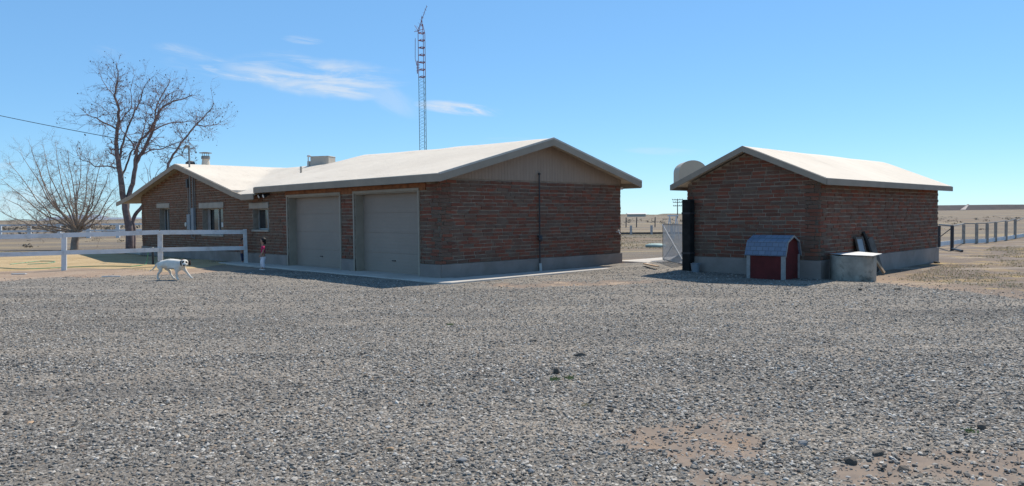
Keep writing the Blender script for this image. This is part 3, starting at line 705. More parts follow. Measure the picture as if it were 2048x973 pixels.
fs=[(j*nx+i,j*nx+i+1,(j+1)*nx+i+1,(j+1)*nx+i) for j in range(len(ys)-1) for i in range(nx-1)]
mb.add(tv+[(v[0],v[1],v[2]-.07) for v in tv],fs+[tuple(N+k for k in f[::-1]) for f in fs])
for i in range(nx-1):
    mb.f+=[(i,i+1,N+i+1,N+i),((len(ys)-1)*nx+i,(len(ys)-1)*nx+i+1,N+(len(ys)-1)*nx+i+1,N+(len(ys)-1)*nx+i)]; mb.mi+=[0,0]
for j in range(len(ys)-1):
    mb.f+=[(j*nx,(j+1)*nx,N+(j+1)*nx,N+j*nx),(j*nx+nx-1,(j+1)*nx+nx-1,N+(j+1)*nx+nx-1,N+j*nx+nx-1)]; mb.mi+=[0,0]
sr=mb.build('roof',m_roof,shed)
for p in sr.data.polygons: p.use_smooth=True
sr.data.set_sharp_from_angle(angle=R(40))
fascia([(ohs+.0,-ohf,zev),(-SW/2,-ohf,zpk-.0),(-SW-ohs,-ohf,zev)],outn=(0,-1,0),h=.15,drop=.015,parent=shed)
fascia([(ohs,-ohf-.035,zev),(ohs,SL+ohf,zev)],outn=(1,0,0),h=.15,drop=.015,parent=shed)
fascia([(-SW-ohs,-ohf,zev),(-SW-ohs,SL+ohf,zev)],outn=(-1,0,0),h=.15,drop=.015,parent=shed)
fascia([(ohs,SL+ohf,zev),(-SW/2,SL+ohf,zpk),(-SW-ohs,SL+ohf,zev)],outn=(0,1,0),h=.15,drop=.015,parent=shed)
# dark gatepost, bucket
bp=SWd(3.60,-.17)
t=thing('gate_post','tall charred black timber post against the left corner of the shed','post',(bp.x,bp.y,.0),-STH)
q=MB(); q.box(-.13,.13,-.12,.12,-.1,2.0); o=q.build('timber',m_blackpost,t,bevel=.02)
for z in (.5,1.6): q=MB(); q.box(-.135,.135,-.125,.125,z,z+.05); q.build('strap',m_dkmetal,t)
bb=SWd(3.28,-.32)
t=thing('bucket','small old metal bucket at the foot of the black post','bucket',(bb.x,bb.y,float(H(bb.x,bb.y))+.0))
q=MB(); q.lathe([(.10,0),(.13,.24),(.14,.245),(.135,.25),(.12,.24),(.095,.03)],16); q.build('pail',m_grey,t)
q=MB(); q.tube([(-.13,0,.24),(-.1,-.08,.27),(0,-.13,.28),(.1,-.08,.27),(.13,0,.24)],.006,5); q.build('handle',m_galv,t)
# ---------------------------------------------------------------- mesh gate
ga=G(1326,519,.1); gb=G(1371,530,.1)
gz=.1; L2=(Vector((gb.x,gb.y,0))-Vector((ga.x,ga.y,0)))
gt=thing('mesh_gate','open wire mesh gate with white diagonal brace beside the black post','gate',(ga.x,ga.y,gz),math.atan2(L2.y,L2.x))
gl=L2.length; gh=1.18
q=MB()
for pts in (((0,0,0),(gl,0,0)),((0,0,gh),(gl,0,gh)),((0,0,0),(0,0,gh)),((gl,0,0),(gl,0,gh))): q.tube(pts,.015,6)
q.build('frame',m_galv,gt)
q=MB(); q.tube([(.02,-.02,gh-.02),(gl-.02,-.02,.02)],.022,6); q.build('diagonal_brace',m_paper,gt)
q=MB(); q.tube([(.02,.02,.02),(gl*.5,.02,gh*.5)],.012,6); q.build('short_brace',m_galv,gt)
q=MB(); st=.06; n=int((gl+gh)/st)
for k in range(n):
    d=k*st
    for s in (0,1):
        a0=(max(0,d-gh),min(d,gh)); a1=(min(d,gl),max(0,d-gl))
        p=(a0[0],0,a0[1]); r_=(a1[0],0,a1[1])
        if s: p=(p[0],.004,gh-p[2]); r_=(r_[0],.004,gh-r_[2])
        if (Vector(p)-Vector(r_)).length>.02: q.tube([p,r_],.0042,3,False)
q.build('wire_mesh',simple('pale_wire',(.6,.6,.59),.5,.05,5),gt)
# trestle behind gate
tb=G(1346,446,0); tY=50; tp=AT(1346,446,tY)
t=thing('sawhorse','white A-frame trestle in the field behind the mesh gate','trestle',(tp.x,tp.y,float(H(tp.x,tp.y))))
q=MB()
for x in (-.22,.22):
    q.tube([(x-.25,-.3,0),(x,0,1.55)],.035,6); q.tube([(x+.25,.3,0),(x,0,1.55)],.035,6)
q.build('leg',m_white,t); q=MB(); q.box(-.35,.35,-.05,.05,1.5,1.6); q.build('top_bar',m_white,t)
lp=G(1311,493,.0)
o=MB(); o.lathe([(.5,0),(.52,.06),(.5,.12),(.3,.17),(.0,.18)],24); o=o.build('ground_hatch',m_lid,smooth=True); o.location=(lp.x,lp.y,float(H(lp.x,lp.y))); tag(o,'low round pale green lid on the ground behind the patio','hatch')
o=MB(); pa=G(1288,529,.12);pb=G(1316,536,.1); d=pb-pa
o.box(-.05,.05,-.6,.6,0,.03); o=o.build('plank',m_plank,bevel=.004); o.location=((pa.x+pb.x)/2,(pa.y+pb.y)/2,.125); o.rotation_euler=(0,0,math.atan2(d.y,d.x)-math.pi/2); tag(o,'loose tan wooden plank lying at the patio edge','plank')
# ---------------------------------------------------------------- dog house
dc=SWd(.50,-.87); DL,DW=.95,.80
zg=float(H(6.6,18.5))+.02
dh=thing('dog_house','small red barn-shaped dog house with blue-grey roof and white corner trim','dog house',(dc.x,dc.y,zg),-STH)
gam=[(0,.0),(0,.60),(.10,.92),(.40,1.05),(.70,.92),(.80,.60),(.80,.0)]
q=MB(); q.prism([(y,z) for y,z in gam],'x',-DL,0); q.build('body',m_barnred,dh)
q=MB(); r2=[(-.05,.585),(.075,.935),(.40,1.075),(.725,.935),(.85,.585)]; r1=[(-.03,.575),(.09,.915),(.40,1.052),(.71,.915),(.83,.575)]
for (p1,p2,o1,o2) in zip(r1,r1[1:],r2,r2[1:]):
    q.hexa([(-DL-.06,p1[0],p1[1]),(.05,p1[0],p1[1]),(.05,p2[0],p2[1]),(-DL-.06,p2[0],p2[1])],[(-DL-.06,o1[0],o1[1]),(.05,o1[0],o1[1]),(.05,o2[0],o2[1]),(-DL-.06,o2[0],o2[1])])
q.build('roof',m_shingle,dh)
q=MB()
for (p1,p2) in zip(r1,r1[1:]):
    q.hexa([(.052,p1[0],p1[1]-.02),(.07,p1[0],p1[1]-.02),(.07,p2[0],p2[1]-.02),(.052,p2[0],p2[1]-.02)],[(.052,p1[0],p1[1]+.022),(.07,p1[0],p1[1]+.022),(.07,p2[0],p2[1]+.022),(.052,p2[0],p2[1]+.022)])
q.build('rake_trim',m_dtrim,dh)
for (x,y) in ((0,0),(-DL,0),(0,.8)):
    q=MB()
    if y==0: q.box(x-.07 if x==0 else x-.02,x+.02 if x==0 else x+.07,-.02,.0-.001,0,.59); 
    if x==0 and y==0: q.box(.001,.02,.0,.05,0,.6)
    if y>0: q.box(.001,.02,.74,.82,0,.6)
    q.build('corner_trim',m_dtrim,dh)
# ---------------------------------------------------------------- tub with lid
tc=G(1703,557,0)
tub=thing('stone_tub','dirty round-ended concrete tub under a sheet metal lid at the shed corner','tub',(8.28,18.42,0),-.25)
def rrect(w,d,r,n=7):
    pts=[]
    for (cx,cy,a0) in ((w/2-r[0],d/2-r[0],0),(-w/2+r[1],d/2-r[1],90),(-w/2+r[2],-d/2+r[2],180),(w/2-r[3],-d/2+r[3],270)):
        rad=r[[0,90,180,270].index(a0)]
        for k in range(n): q_=R(a0+90*k/(n-1)); pts.append((cx+rad*math.cos(q_),cy+rad*math.sin(q_)))
    return pts
out=rrect(1.0,.76,[.34,.14,.18,.37]); inn=[(x*.87,y*.83) for x,y in out]; n=len(out)
q=MB(); lv=[(1,-.1),(1.0,.1),(1.015,.3),(1.0,.52),(.99,.56)]
vs=[(x*k,y*k,z) for k,z in lv for x,y in out]+[(x,y,.56) for x,y in inn]+[(x,y,.3) for x,y in inn]
fs=[(i*n+k,i*n+(k+1)%n,(i+1)*n+(k+1)%n,(i+1)*n+k) for i in range(6) for k in range(n)]+[tuple(6*n+k for k in range(n))]
q.add(vs,fs); q.build('basin',m_tubc,tub,smooth=False)
q=MB(); q.add([(-.5,.42,.585),(-.36,-.33,.60),(.34,-.46,.575),(.66,.12,.60),(.2,.46,.63),(-.5,.42,.575),(-.36,-.33,.59),(.34,-.46,.565),(.66,.12,.59),(.2,.46,.62)],[(0,1,4),(1,2,3,4),(9,6,5),(9,8,7,6),(0,5,6,1),(1,6,7,2),(2,7,8,3),(3,8,9,4),(4,9,5,0)])
q.build('lid',m_sheet,tub)
# leaning things on shed right wall  (shed local: x outwards, y along)
def lean(name,label,cat,b,x0,z0,w,h,tilt,mat,side=0,frame=False):
    loc=SWd(-x0,b,z0); o=thing(name,label,cat,loc,-STH)
    M_=Matrix.Rotation(side,4,'X')@Matrix.Rotation(tilt,4,'Y')
    q=MB()
    if frame:
        for bx in ((-w/2,-w/2+.05,0,h),(w/2-.05,w/2,0,h),(-w/2+.05,w/2-.05,0,.05),(-w/2+.05,w/2-.05,h-.05,h)): q.box(-.02,.02,bx[0],bx[1],bx[2],bx[3],M_)
        q.build('frame',mat,o); q=MB(); q.box(-.005,.005,-w/2+.051,w/2-.051,.051,h-.051,M_); q.build('panel',m_grey,o)
    else:
        q.box(-.025,.025,-w/2,w/2,0,h,M_); q.build('board',mat,o,bevel=.004)
    return o
lean('window_screen','dark framed screen panel leaning on the shed behind the tub','screen',2.25,.28,.02,.5,.95,-.22,m_board,0,True)
lean('leaning_board','tall narrow dark board leaning on the shed wall behind the tub','board',2.85,.35,.02,.12,1.12,-.28,m_blackpost,.20)
lean('leaning_board','wide weathered board leaning on the shed wall right of the tall dark one','board',3.15,.30,.02,.36,.92,-.25,m_board,.15)
lean('short_plank','short pale plank leaning right of the tub','plank',2.55,.62,.0,.09,.55,-.5,m_plank,.30)
# ---------------------------------------------------------------- near white fence
P0=Vector((-14.83,25.14,0)); P2=Vector((-9.53,27.21,0)); u=(P2-P0)/ (P2-P0).length; FL=(P2-P0).length
nf=thing('white_rail_fence','white painted two-rail wooden fence across the yard in front of the house','fence',P0,math.atan2(u.y,u.x))
posts=[-8.6,-5.7,-2.85,0,2.9,FL]
wd=[.15,.15,.15,.15,.16,.13]
for i,(s,w) in enumerate(zip(posts,wd)):
    q=MB(); hh=1.22 if i!=3 else 1.19
    MT=Matrix.Translation((s,0,0))@Matrix.Rotation([.01,.02,-.02,.03,.015,-.012][i],4,'Y')
    q.box(-w/2,w/2,-.06,.06,-.2,hh-.03*(i==4),MT); q.build('post',m_white,nf,bevel=.008)
for i,(a,b) in enumerate(zip(posts,posts[1:])):
    for z,h in ((1.03,.15),(.46,.14)):
        dz0=[0,0,0,0,.02,.0][i]; q=MB(); g=.012
        z0=z+(.01 if i==3 else 0); z1=z+(.06 if i==3 and z>1 else .03 if i>=3 else 0)
        if i==4: z0=z+(.05 if z>1 else .03); z1=z+.02
        m_=(a+b)/2; sg=-.012*(i!=4)
        for (p,q_,zp,zq) in ((a+g,m_,z0,(z0+z1)/2+sg),(m_,b-g,(z0+z1)/2+sg,z1)):
            q.hexa([(p,-.085,zp),(q_,-.085,zq),(q_,-.062,zq),(p,-.062,zp)],[(p,-.085,zp+h),(q_,-.085,zq+h),(q_,-.062,zq+h),(p,-.062,zp+h)])
        q.build('rail',m_white,nf)
# far white fence on the left
fB=G(58,471,0); fY=70
ffw=thing('white_rail_fence','pale white rail fence far off in the field behind the bare trees','fence',AT(-60,471,fY),0)
ffw.location.z=float(H(ffw.location.x,fY)); 
sp=(AT(118,471,fY)-AT(59,471,fY)).x
x00=(AT(59,471,fY)-AT(-60,471,fY)).x
for k in range(-1,8):
    x=x00+sp*(k-1); q=MB(); q.box(x-.17,x+.17,-.07,.07,-.3,1.35); q.build('post',m_white,ffw)
for z in (.62,1.18):
    q=MB(); q.box(x00-3*sp,x00+sp*7,-.1,-.072,z,z+.17); q.build('rail',m_white,ffw)
# wire fence in the field between buildings
wf=thing('wire_fence','sparse wire fence with dark posts in the field between garage and shed','fence',(0,95,0))
for px in (1195,1252,1273,1310,1370,1440):
    p=AT(px,445,95); z=float(H(p.x,95)); q=MB(); q.tube([(p.x,0,z-.1),(p.x+.03,0,z+1.25)],.07,5); q.build('post',m_polewood,wf)
q=MB()
for z in (.55,.9,1.2): q.tube([(5,0,z),(45,0,z)],.012,3)
q.build('wire',m_galv,wf)
# mid field pale fence posts behind patio
w2f=thing('low_fence','low pale fence with dark bottom rail in the field behind the patio','fence',(0,62,0))
for px in (1262,1303,1343,1220):
    p=AT(px,460,62); z=float(H(p.x,62)); q=MB(); q.box(p.x-.09,p.x+.09,-.06,.06,z-.1,z+.75); q.build('post',simple('silver_post',(.4,.39,.38),.8),w2f)
q=MB(); q.box(7,17,-.02,.02,.0,.16); q.build('rail',m_board,w2f)
# right hand side fence
rf=thing('rail_fence','grey post fence running away over the dirt right of the shed','fence',(0,0,0))
rp=[(1927,487),(1953,486.5),(1974,485.5),(1991,483),(2012,480.5),(2030,477),(2052,473.5),(2075,470),(2100,467)]
rw=[]
for (x,y) in rp:
    p=G(x,y,0); rw.append(p); q=MB(); z=float(H(p.x,p.y)); q.box(p.x-.055,p.x+.055,p.y-.05,p.y+.05,z-.1,z+1.02*p.y/40); q.build('post',simple('grey_post',(.31,.275,.235),.85) if len(rw)==1 else bpy.data.materials['grey_post'],rf)
gp0=G(1904,500,0); gp1=G(1878,493,0)
q=MB()
for p,q_ in zip([gp0]+rw,rw): q.tube([(p.x,p.y,1.0),(q_.x,q_.y,1.02*q_.y/40)],.03,5)
q.build('top_rail',m_galv,rf)
q=MB()
for p,q_ in zip([gp1]+rw,rw): q.hexa([(p.x,p.y,.0),(q_.x,q_.y,.0),(q_.x,q_.y+.05,.0),(p.x,p.y+.05,.0)],[(p.x,p.y,.2),(q_.x,q_.y,.2),(q_.x,q_.y+.05,.2),(p.x,p.y+.05,.2)])
q.build('bottom_board',m_white,rf)
gg=thing('pipe_gate','dark pipe gate bay with diagonal brace beside the shed far corner','gate',(0,0,0))
for p,h in ((gp0,1.02),(gp1,.95)):
    q=MB(); q.tube([(p.x,p.y,-.1),(p.x,p.y,h)],.07,7); q.build('post',m_dkmetal,gg)
q=MB(); q.tube([(gp1.x,gp1.y,1.0),(gp0.x,gp0.y,1.0)],.035,6); q.build('top_bar',m_dkmetal,gg)
q=MB(); q.tube([(gp1.x,gp1.y,.4),(gp0.x,gp0.y,.93)],.022,6); q.build('diagonal_brace',m_dkmetal,gg)
q=MB(); q.tube([(gp0.x,gp0.y,.05),(gp0.x-.4,gp0.y-1.4,0.02)],.05,6); q.build('strut',m_dkmetal,gg)
# ---------------------------------------------------------------- antenna tower
tw=thing('antenna_tower','tall thin three-legged lattice antenna tower behind the garage roof','tower',(-4.12,36,0))
def leg3(z,r): return [Vector((r*math.cos(q),r*math.sin(q),z)) for q in (R(200),R(320),R(80))]
r_=.19; zt=10.62; zm=8.15
for k in range(3):
    q=MB(); q.tube([leg3(0,r_)[k],leg3(zm,r_)[k]],.014,5); q.build('leg',m_tower2,tw)
    q=MB(); q.tube([leg3(zm,r_)[k],leg3(zt-.45,r_)[k],leg3(zt,.05)[k]],.015,5); q.build('leg',m_tower,tw)
q=MB(); z=.3; k=0
while z<zm-.15:
    a=leg3(z,r_); b=leg3(z+.14,r_)
    for i in range(3):
        j=(i+1)%3; q.tube([a[i] if k%2 else a[j],b[j] if k%2 else b[i]],.0055,3,False)
    z+=.14;k+=1
q.build('zigzag_brace',m_tower2,tw)
z=zm
while z<zt-.4:
    q=MB(); a=leg3(z,r_); b=leg3(z-.07,r_)
    for i in range(3):
        j=(i+1)%3; q.tube([a[i],a[j]],.016,4); m_=(a[i]+a[j])/2+Vector((0,0,.06)); q.tube([a[i],m_],.010,3); q.tube([a[j],m_],.010,3)
    z+=.34; q.build('cross_brace',m_tower,tw)
q=MB(); q.tube([(0,0,zt-.1),(0,0,zt+.35)],.022,6); q.build('mast_top',m_tower,tw)
q=MB(); b0=Vector((-.22,0,zt-.35)); b1=Vector((.24,0,zt+.84)); q.tube([b0,b1],.014,5)
for k in range(8):
    f_=k/7; c_=b0.lerp(b1,f_); l=.30-.03*k; q.tube([c_+Vector((-.25*l,-l,.1*l)),c_+Vector((.25*l,l,-.1*l))],.007,4)
q.tube([b0+Vector((-.12,0,.3)),b0+Vector((.1,0,-.05))],.012,4); q.tube([b0+Vector((-.15,0,.0)),b0+Vector((.3,0,.12))],.012,4)
q.build('antenna',m_tower,tw)
q=MB(); q.tube([(-.32,0,zt-.65),(-.34,.02,zt-1.6),(-.24,0,zt-2.0)],.012,4); q.tube([(-.24,0,zt-1.7),(-.24,0,zt-2.3)],.022,5)
for k in range(4): q.tube([(-.30,0,zt-1.75-.14*k),(-.12,0,zt-1.75-.14*k)],.01,4)
q.build('whip_antenna',m_tower,tw)
# ---------------------------------------------------------------- power line
wh=HW(16.55,-.30,4.45); e=AT(-420,130,38)
q=MB(); pts=[]
for k in range(25):
    f_=k/24; p=wh.lerp(e,f_); p.z-=.55*4*f_*(1-f_)*.45; pts.append(p)
q.tube(pts,.014,5); tag(q.build('power_cable',m_rubber),'thin black power cable running from the house mast to the left','cable')
# ---------------------------------------------------------------- rooftop-style tank on stand behind the shed
tp=AT(1380,360,30)
tk=thing('water_tank','beige arch-topped tank rising behind the left slope of the shed roof','tank',(tp.x,tp.y,float(H(tp.x,tp.y))))
q=MB(); q.prism([(-.54,2.80),(.54,2.80)]+[(.54*math.cos(R(a)),3.30+.43*math.sin(R(a))) for a in range(0,181,12)],'y',-.5,.5); o=q.build('vessel',m_tank,tk)
q=MB(); q.lathe([(.16,-.1),(.16,.03),(.055,.05),(.055,2.6),(.3,2.77)],12,(.12,0,0)); q.build('stand',m_dkmetal,tk)
# ---------------------------------------------------------------- far utility pole, far barn
pp=AT(1355,431,300)
up_=thing('utility_pole','distant utility pole with three crossarms seen between garage and shed','utility pole',(pp.x,300,float(H(pp.x,300))-.3))
q=MB(); q.tube([(0,0,0),(0,0,8.0)],[.22,.15],7); q.build('pole',m_polewood,up_)
for z,w in ((7.6,2.1),(6.6,1.8),(5.2,1.7)):
    q=MB(); q.box(-w,w,-.1,.1,z-.12,z+.12); ca=q.build('crossarm',m_polewood,up_)
    q=MB()
    for x in (-w+.1,-w*.45,w*.45,w-.1): q.tube([(x,0,z+.12),(x,0,z+.42)],.1,5)
    q.build('insulator',m_grey,ca)
b0=AT(1262,431,620); 
fb=thing('far_barn','long low white-roofed barn on the horizon right of the garage','barn',(b0.x,620,float(H(b0.x,620))))
q=MB(); q.box(-2,12,0,8,0,2.2); q.build('wall',m_cooler,fb); q=MB(); q.prism([(-.5,2.2),(4,3.0),(8.5,2.2)],'x',-3,13); q.build('roof',m_paper,fb)
# ---------------------------------------------------------------- far hills
def berm(name,px0,px1,Y,ztop,mat,depth=60,var=.1,seed=0):
    a=AT(px0,430,Y); b=AT(px1,430,Y); n=120; mb=MB(); pr=[]
    for i in range(n+1):
        f_=i/n; x=a.x+(b.x-a.x)*f_; e=min(1,f_*25,(1-f_)*25)
        t_=(ztop if not callable(ztop) else ztop(f_))*e*(1+var*(float(vn(i,seed,6,seed))-.5)*2)
        pr.append((x,t_))
    for x,t_ in pr: mb.v+= [(x,Y,-1.5),(x,Y+depth*.25,t_*.94),(x,Y+depth*.6,t_),(x,Y+depth,-1.5)]
    for i in range(n):
        for k in range(3): mb.f.append((i*4+k,(i+1)*4+k,(i+1)*4+k+1,i*4+k+1)); mb.mi.append(0)
        mb.f.append((i*4+3,(i+1)*4+3,(i+1)*4,i*4)); mb.mi.append(0)
    o=mb.build(name,mat); struct(o); return o
berm('hill',1690,2500,560,6.6,m_hill,50,.03,3)
berm('hill',-900,330,900,2.3,m_scrub,60,.5,5)
berm('hill',1230,1660,800,1.7,m_scrub,60,.5,6)
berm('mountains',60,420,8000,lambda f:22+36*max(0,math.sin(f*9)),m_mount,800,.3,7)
# pale ramp on the tailings
o=MB(); a=AT(1925,427,556); b=AT(1958,417,556)
o.hexa([(a.x-4,552,2.0),(b.x-2.5,566,6.2),(b.x,568,6.2),(a.x+1,554,2.0)],[(a.x-4,552,2.9),(b.x-2.5,566,7.0),(b.x,568,7.0),(a.x+1,554,2.9)])
struct(o.build('dirt_ramp',simple('pale_dirt',(.42,.36,.32),.9)))
# scrub mass far left and between
def scrub(label,x0,x1,y0,y1,n,r0,r1):
    V=[];Fq=[];off=0; x=rng.uniform(x0,x1,n); y=rng.uniform(y0,y1,n); z=H(x,y)
    for i in range(n):
        r=rng.uniform(r0,r1); m=26
        c=rng.normal(0,1,(m,3))*np.array([r,r,r*.45]); c[:,2]=np.abs(c[:,2]); c+=np.array([x[i],y[i],z[i]])
        d=rng.normal(0,.28*r,(m,3,3)); t=c[:,None,:]+d; V.append(t.reshape(-1,3))
    V=np.concatenate(V); tag(npmesh('scrub',V,np.arange(len(V)).reshape(-1,3),m_scrub),label,'scrub',kind='stuff')
scrub('grey brown scrub bushes covering the field behind the far white fence',-110,-25,78,170,220,.3,.8)
scrub('low dry scrub tufts scattered over the plain right of the shed',22,110,62,190,240,.12,.28)
scrub('low dry scrub tufts between the bare trees and the far white fence',-60,-18,46,78,110,.08,.2)
scrub('low dark scrub along the far edge of the field between garage and shed',10,60,130,240,60,.25,.5)
# ---------------------------------------------------------------- trees
class Tree:
    def __init__(s,seed): s.rr=random.Random(seed); s.tr=MB(); s.br=MB(); s.lf=MB()
    def limb(s,pts,r0,r1,n=6,mb=None):
        m=len(pts); (mb or s.tr).tube(pts,[r0+(r1-r0)*i/(m-1) for i in range(m)],n,True)
    def twig(s,p,d,l,r,depth,upb,leaf):
        rr=s.rr; n=4 if depth>0 else 3; pts=[p.copy()]; dd=d.normalized(); q=p.copy()
        for i in range(n):
            dd=(dd+Vector((rr.gauss(0,.16),rr.gauss(0,.16),rr.gauss(0,.12)+upb))).normalized(); q=q+dd*l/n; pts.append(q.copy())
        s.br.tube(pts,[r*(1-.75*i/n) for i in range(n+1)],3 if r<.012 else 4,False)
        if depth>0:
            for k in range(rr.choice((3,4,4,5))):
                f_=rr.uniform(.25,1); i=min(n-1,int(f_*n)); b=pts[i].lerp(pts[i+1],f_*n-i); ax=Vector((rr.gauss(0,1),rr.gauss(0,1),rr.gauss(0,1)))
                nd=(dd+ax.normalized()*rr.uniform(.6,1.1)).normalized(); s.twig(b,nd,l*rr.uniform(.45,.75),r*.55,depth-1,upb,leaf)
        elif rr.random()<leaf:
            for k in range(rr.choice((1,1,2))):
                c=pts[-1].lerp(pts[-2],rr.random()); w=rr.uniform(.025,.045); a=Vector((rr.gauss(0,1),rr.gauss(0,1),rr.gauss(0,1))).normalized()*w; b=Vector((rr.gauss(0,1),rr.gauss(0,1),rr.gauss(0,1))).normalized()*w
                s.lf.add([c-a,c+b-Vector((0,0,.02)),c+a,c-b-Vector((0,0,.06))],[(0,1,2,3)])
def smoothpts(P,k=3,jit=.0,rr=None):
    out=[]; n=len(P)
    for i in range(n-1):
        p0=P[max(i-1,0)];p1=P[i];p2=P[i+1];p3=P[min(i+2,n-1)]
        for j in range(k):
            t=j/k; q=.5*((2*p1)+(p2-p0)*t+(2*p0-5*p1+4*p2-p3)*t*t+(3*p1-p0-3*p2+p3)*t**3)
            if rr and jit: q=q+Vector((rr.gauss(0,jit),rr.gauss(0,jit),rr.gauss(0,jit)))
            out.append(q)
    out.append(P[-1]); return out
def maketree(name,label,base,Y,limbs,seed,m_tr,m_br,leaf,tl,td,upb,every,ydepth):
    T=Tree(seed); rr=T.rr; B=G(*base,0); B.z=float(H(B.x,B.y)); root=thing(name,label,'tree',B)
    for li,(pix,r0,r1,yend,spawn) in enumerate(limbs):
        P=[]; n=len(pix)
        for i,(x,y) in enumerate(pix):
            f_=i/(n-1); P.append(AT(x,y,Y+yend[0]+(yend[1]-yend[0])*f_)-B)
        if li==0: P[0].z=-.15
        S=smoothpts(P,3,.02,rr); T.limb(S,r0,r1,7 if r0>.05 else 5,T.tr if r0>.045 else T.br)
        m=len(S)
        for i in range(m-1):
            f_=i/(m-1)
            if f_<spawn: continue
            for _ in range(every):
                if rr.random()<.85:
                    d=(S[i+1]-S[i]).normalized(); ax=Vector((rr.gauss(0,1),rr.gauss(0,1),rr.gauss(0,.8))).normalized()
                    nd=(d*rr.uniform(.2,.8)+ax*.9+Vector((0,0,upb*2))).normalized()
                    b=S[i].lerp(S[i+1],rr.random()); T.twig(b,nd,tl*rr.uniform(.5,1.1),(r0+(r1-r0)*f_)*.26+.005,td,upb,leaf)
    T.tr.build('trunk',m_tr,root,smooth=True); T.br.build('crown',m_br,root)
    if leaf: T.lf.build('seed_pods',m_pod,root,kind='stuff')
    return root
BT=[([(259,498),(257,455),(252,417),(248,398),(242,362),(237,322),(233,291)],.30,.14,(0,-.3),.75),
 ([(233,291),(234,263),(237,232),(236,214),(230,192),(233,174),(236,152),(233,126)],.14,.02,(-.3,-.8),.05),
 ([(252,417),(257,393),(265,368),(271,334),(279,313),(293,291),(305,263),(314,232),(327,214),(345,205),(372,196),(386,190)],.2,.02,(0,1.0),.35),
 ([(267,358),(271,320),(277,288),(296,266),(308,245),(311,223),(318,200),(332,178),(340,158)],.12,.015,(.3,-1.2),.25),
 ([(236,262),(216,248),(191,237),(173,231),(151,232)],.07,.012,(-.5,-1.2),.1),
 ([(239,345),(234,338),(216,333),(191,334),(179,325),(160,316),(152,300)],.07,.012,(-.2,.9),.2),
 ([(243,355),(253,331),(262,306),(268,294),(253,273),(240,256),(216,225),(196,208)],.08,.012,(.2,1.6),.2),
 ([(238,318),(247,285),(256,254),(271,223),(280,202),(288,178),(298,160)],.09,.012,(-.2,.8),.2),
 ([(266,498),(267,470),(267,436),(281,419),(305,388),(331,347),(342,319),(358,294),(376,269),(394,248),(413,229),(428,206)],.17,.02,(.6,1.2),.45),
 ([(392,250),(410,253),(425,251),(446,243)],.05,.01,(1.0,.4),.0),
 ([(279,313),(300,302),(330,296),(360,284),(385,290)],.06,.01,(.5,-.9),.2),
 ([(305,263),(330,250),(355,245),(385,243),(400,255)],.06,.01,(.6,1.8),.2),
 ([(230,192),(215,178),(205,160),(198,148)],.04,.008,(-.5,-.2),.1),
 ([(267,310),(285,270),(292,235),(288,205)],.06,.01,(.2,-1.8),.2),
 ([(314,232),(322,205),(345,185),(368,180)],.05,.01,(.9,1.8),.1),
 ([(234,263),(246,235),(262,212),(262,180),(270,150)],.05,.01,(-.3,-1.4),.2)]
BT=[(a,b*.74,c*.8,d,e) for a,b,c,d,e in BT]
maketree('bare_tree','tall bare dark-trunked tree with dry pods rising behind the house',(262,497),42.6,BT,3,m_bark,m_twig,.16,.92,2,.03,2,1)
ST=[([(146,499),(150,480),(154,466)],.22,.17,(0,0),2)]
tips=[(50,380,1.0),(100,350,-1.2),(150,340,1.2),(200,380,-.5),(70,410,-.8),(-8,420,-1.5),(5,395,1.2),(2,358,-.6),(18,325,1.5),(40,305,-1.4),(62,292,.6),(88,298,-1),(110,285,1.4),(135,300,-1.6),(160,292,.4),(182,305,1.5),(205,318,-1.2),(222,340,.8),(238,368,-.8),(236,398,1.0),(215,420,-1.6),(30,440,.4),(75,330,0),(190,350,-1.8),(120,330,2.0)]
for i,(x,y,dy) in enumerate(tips):
    fx,fy=154+random.uniform(-5,5),464+random.uniform(-3,4)
    mx=fx+(x-fx)*.5+random.uniform(-7,7); my=fy+(y-fy)*.34+(6 if y>380 else -2)*1.0
    ST.append(([(154,467),(fx+(mx-fx)*.45,fy+(my-fy)*.5),(mx,my),((mx+x)/2+random.uniform(-8,8),(my+y)/2-4+random.uniform(-5,5)),(x,y)],.06,.007,(0,dy*1.1),.33))
maketree('bare_tree','small spreading pale bare tree at far left, lower than the one behind the house',(147,498),42.7,ST,9,m_bark2,m_bark2,0,1.0,2,.04,2,1)
# small cut tree behind roof ridge
q=AT(300,365,44); 
sb=G(262,497)
CT=[([(296,497),(297,440),(298,400),(300,372),(308,356)],.1,.05,(0,0),2),([(300,385),(296,350),(288,325)],.02,.006,(0,.4),.1),([(303,368),(300,340),(305,318)],.02,.006,(0,-.4),.1),([(305,362),(318,340),(328,330)],.02,.006,(0,.3),.1),([(300,380),(285,360),(276,352)],.015,.005,(0,.3),.1)]
maketree('pruned_tree','short pruned tree with a cut-off limb showing above the house eave',(296,497),45,CT,12,m_bark,m_twig,0,.5,1,.05,1,1)
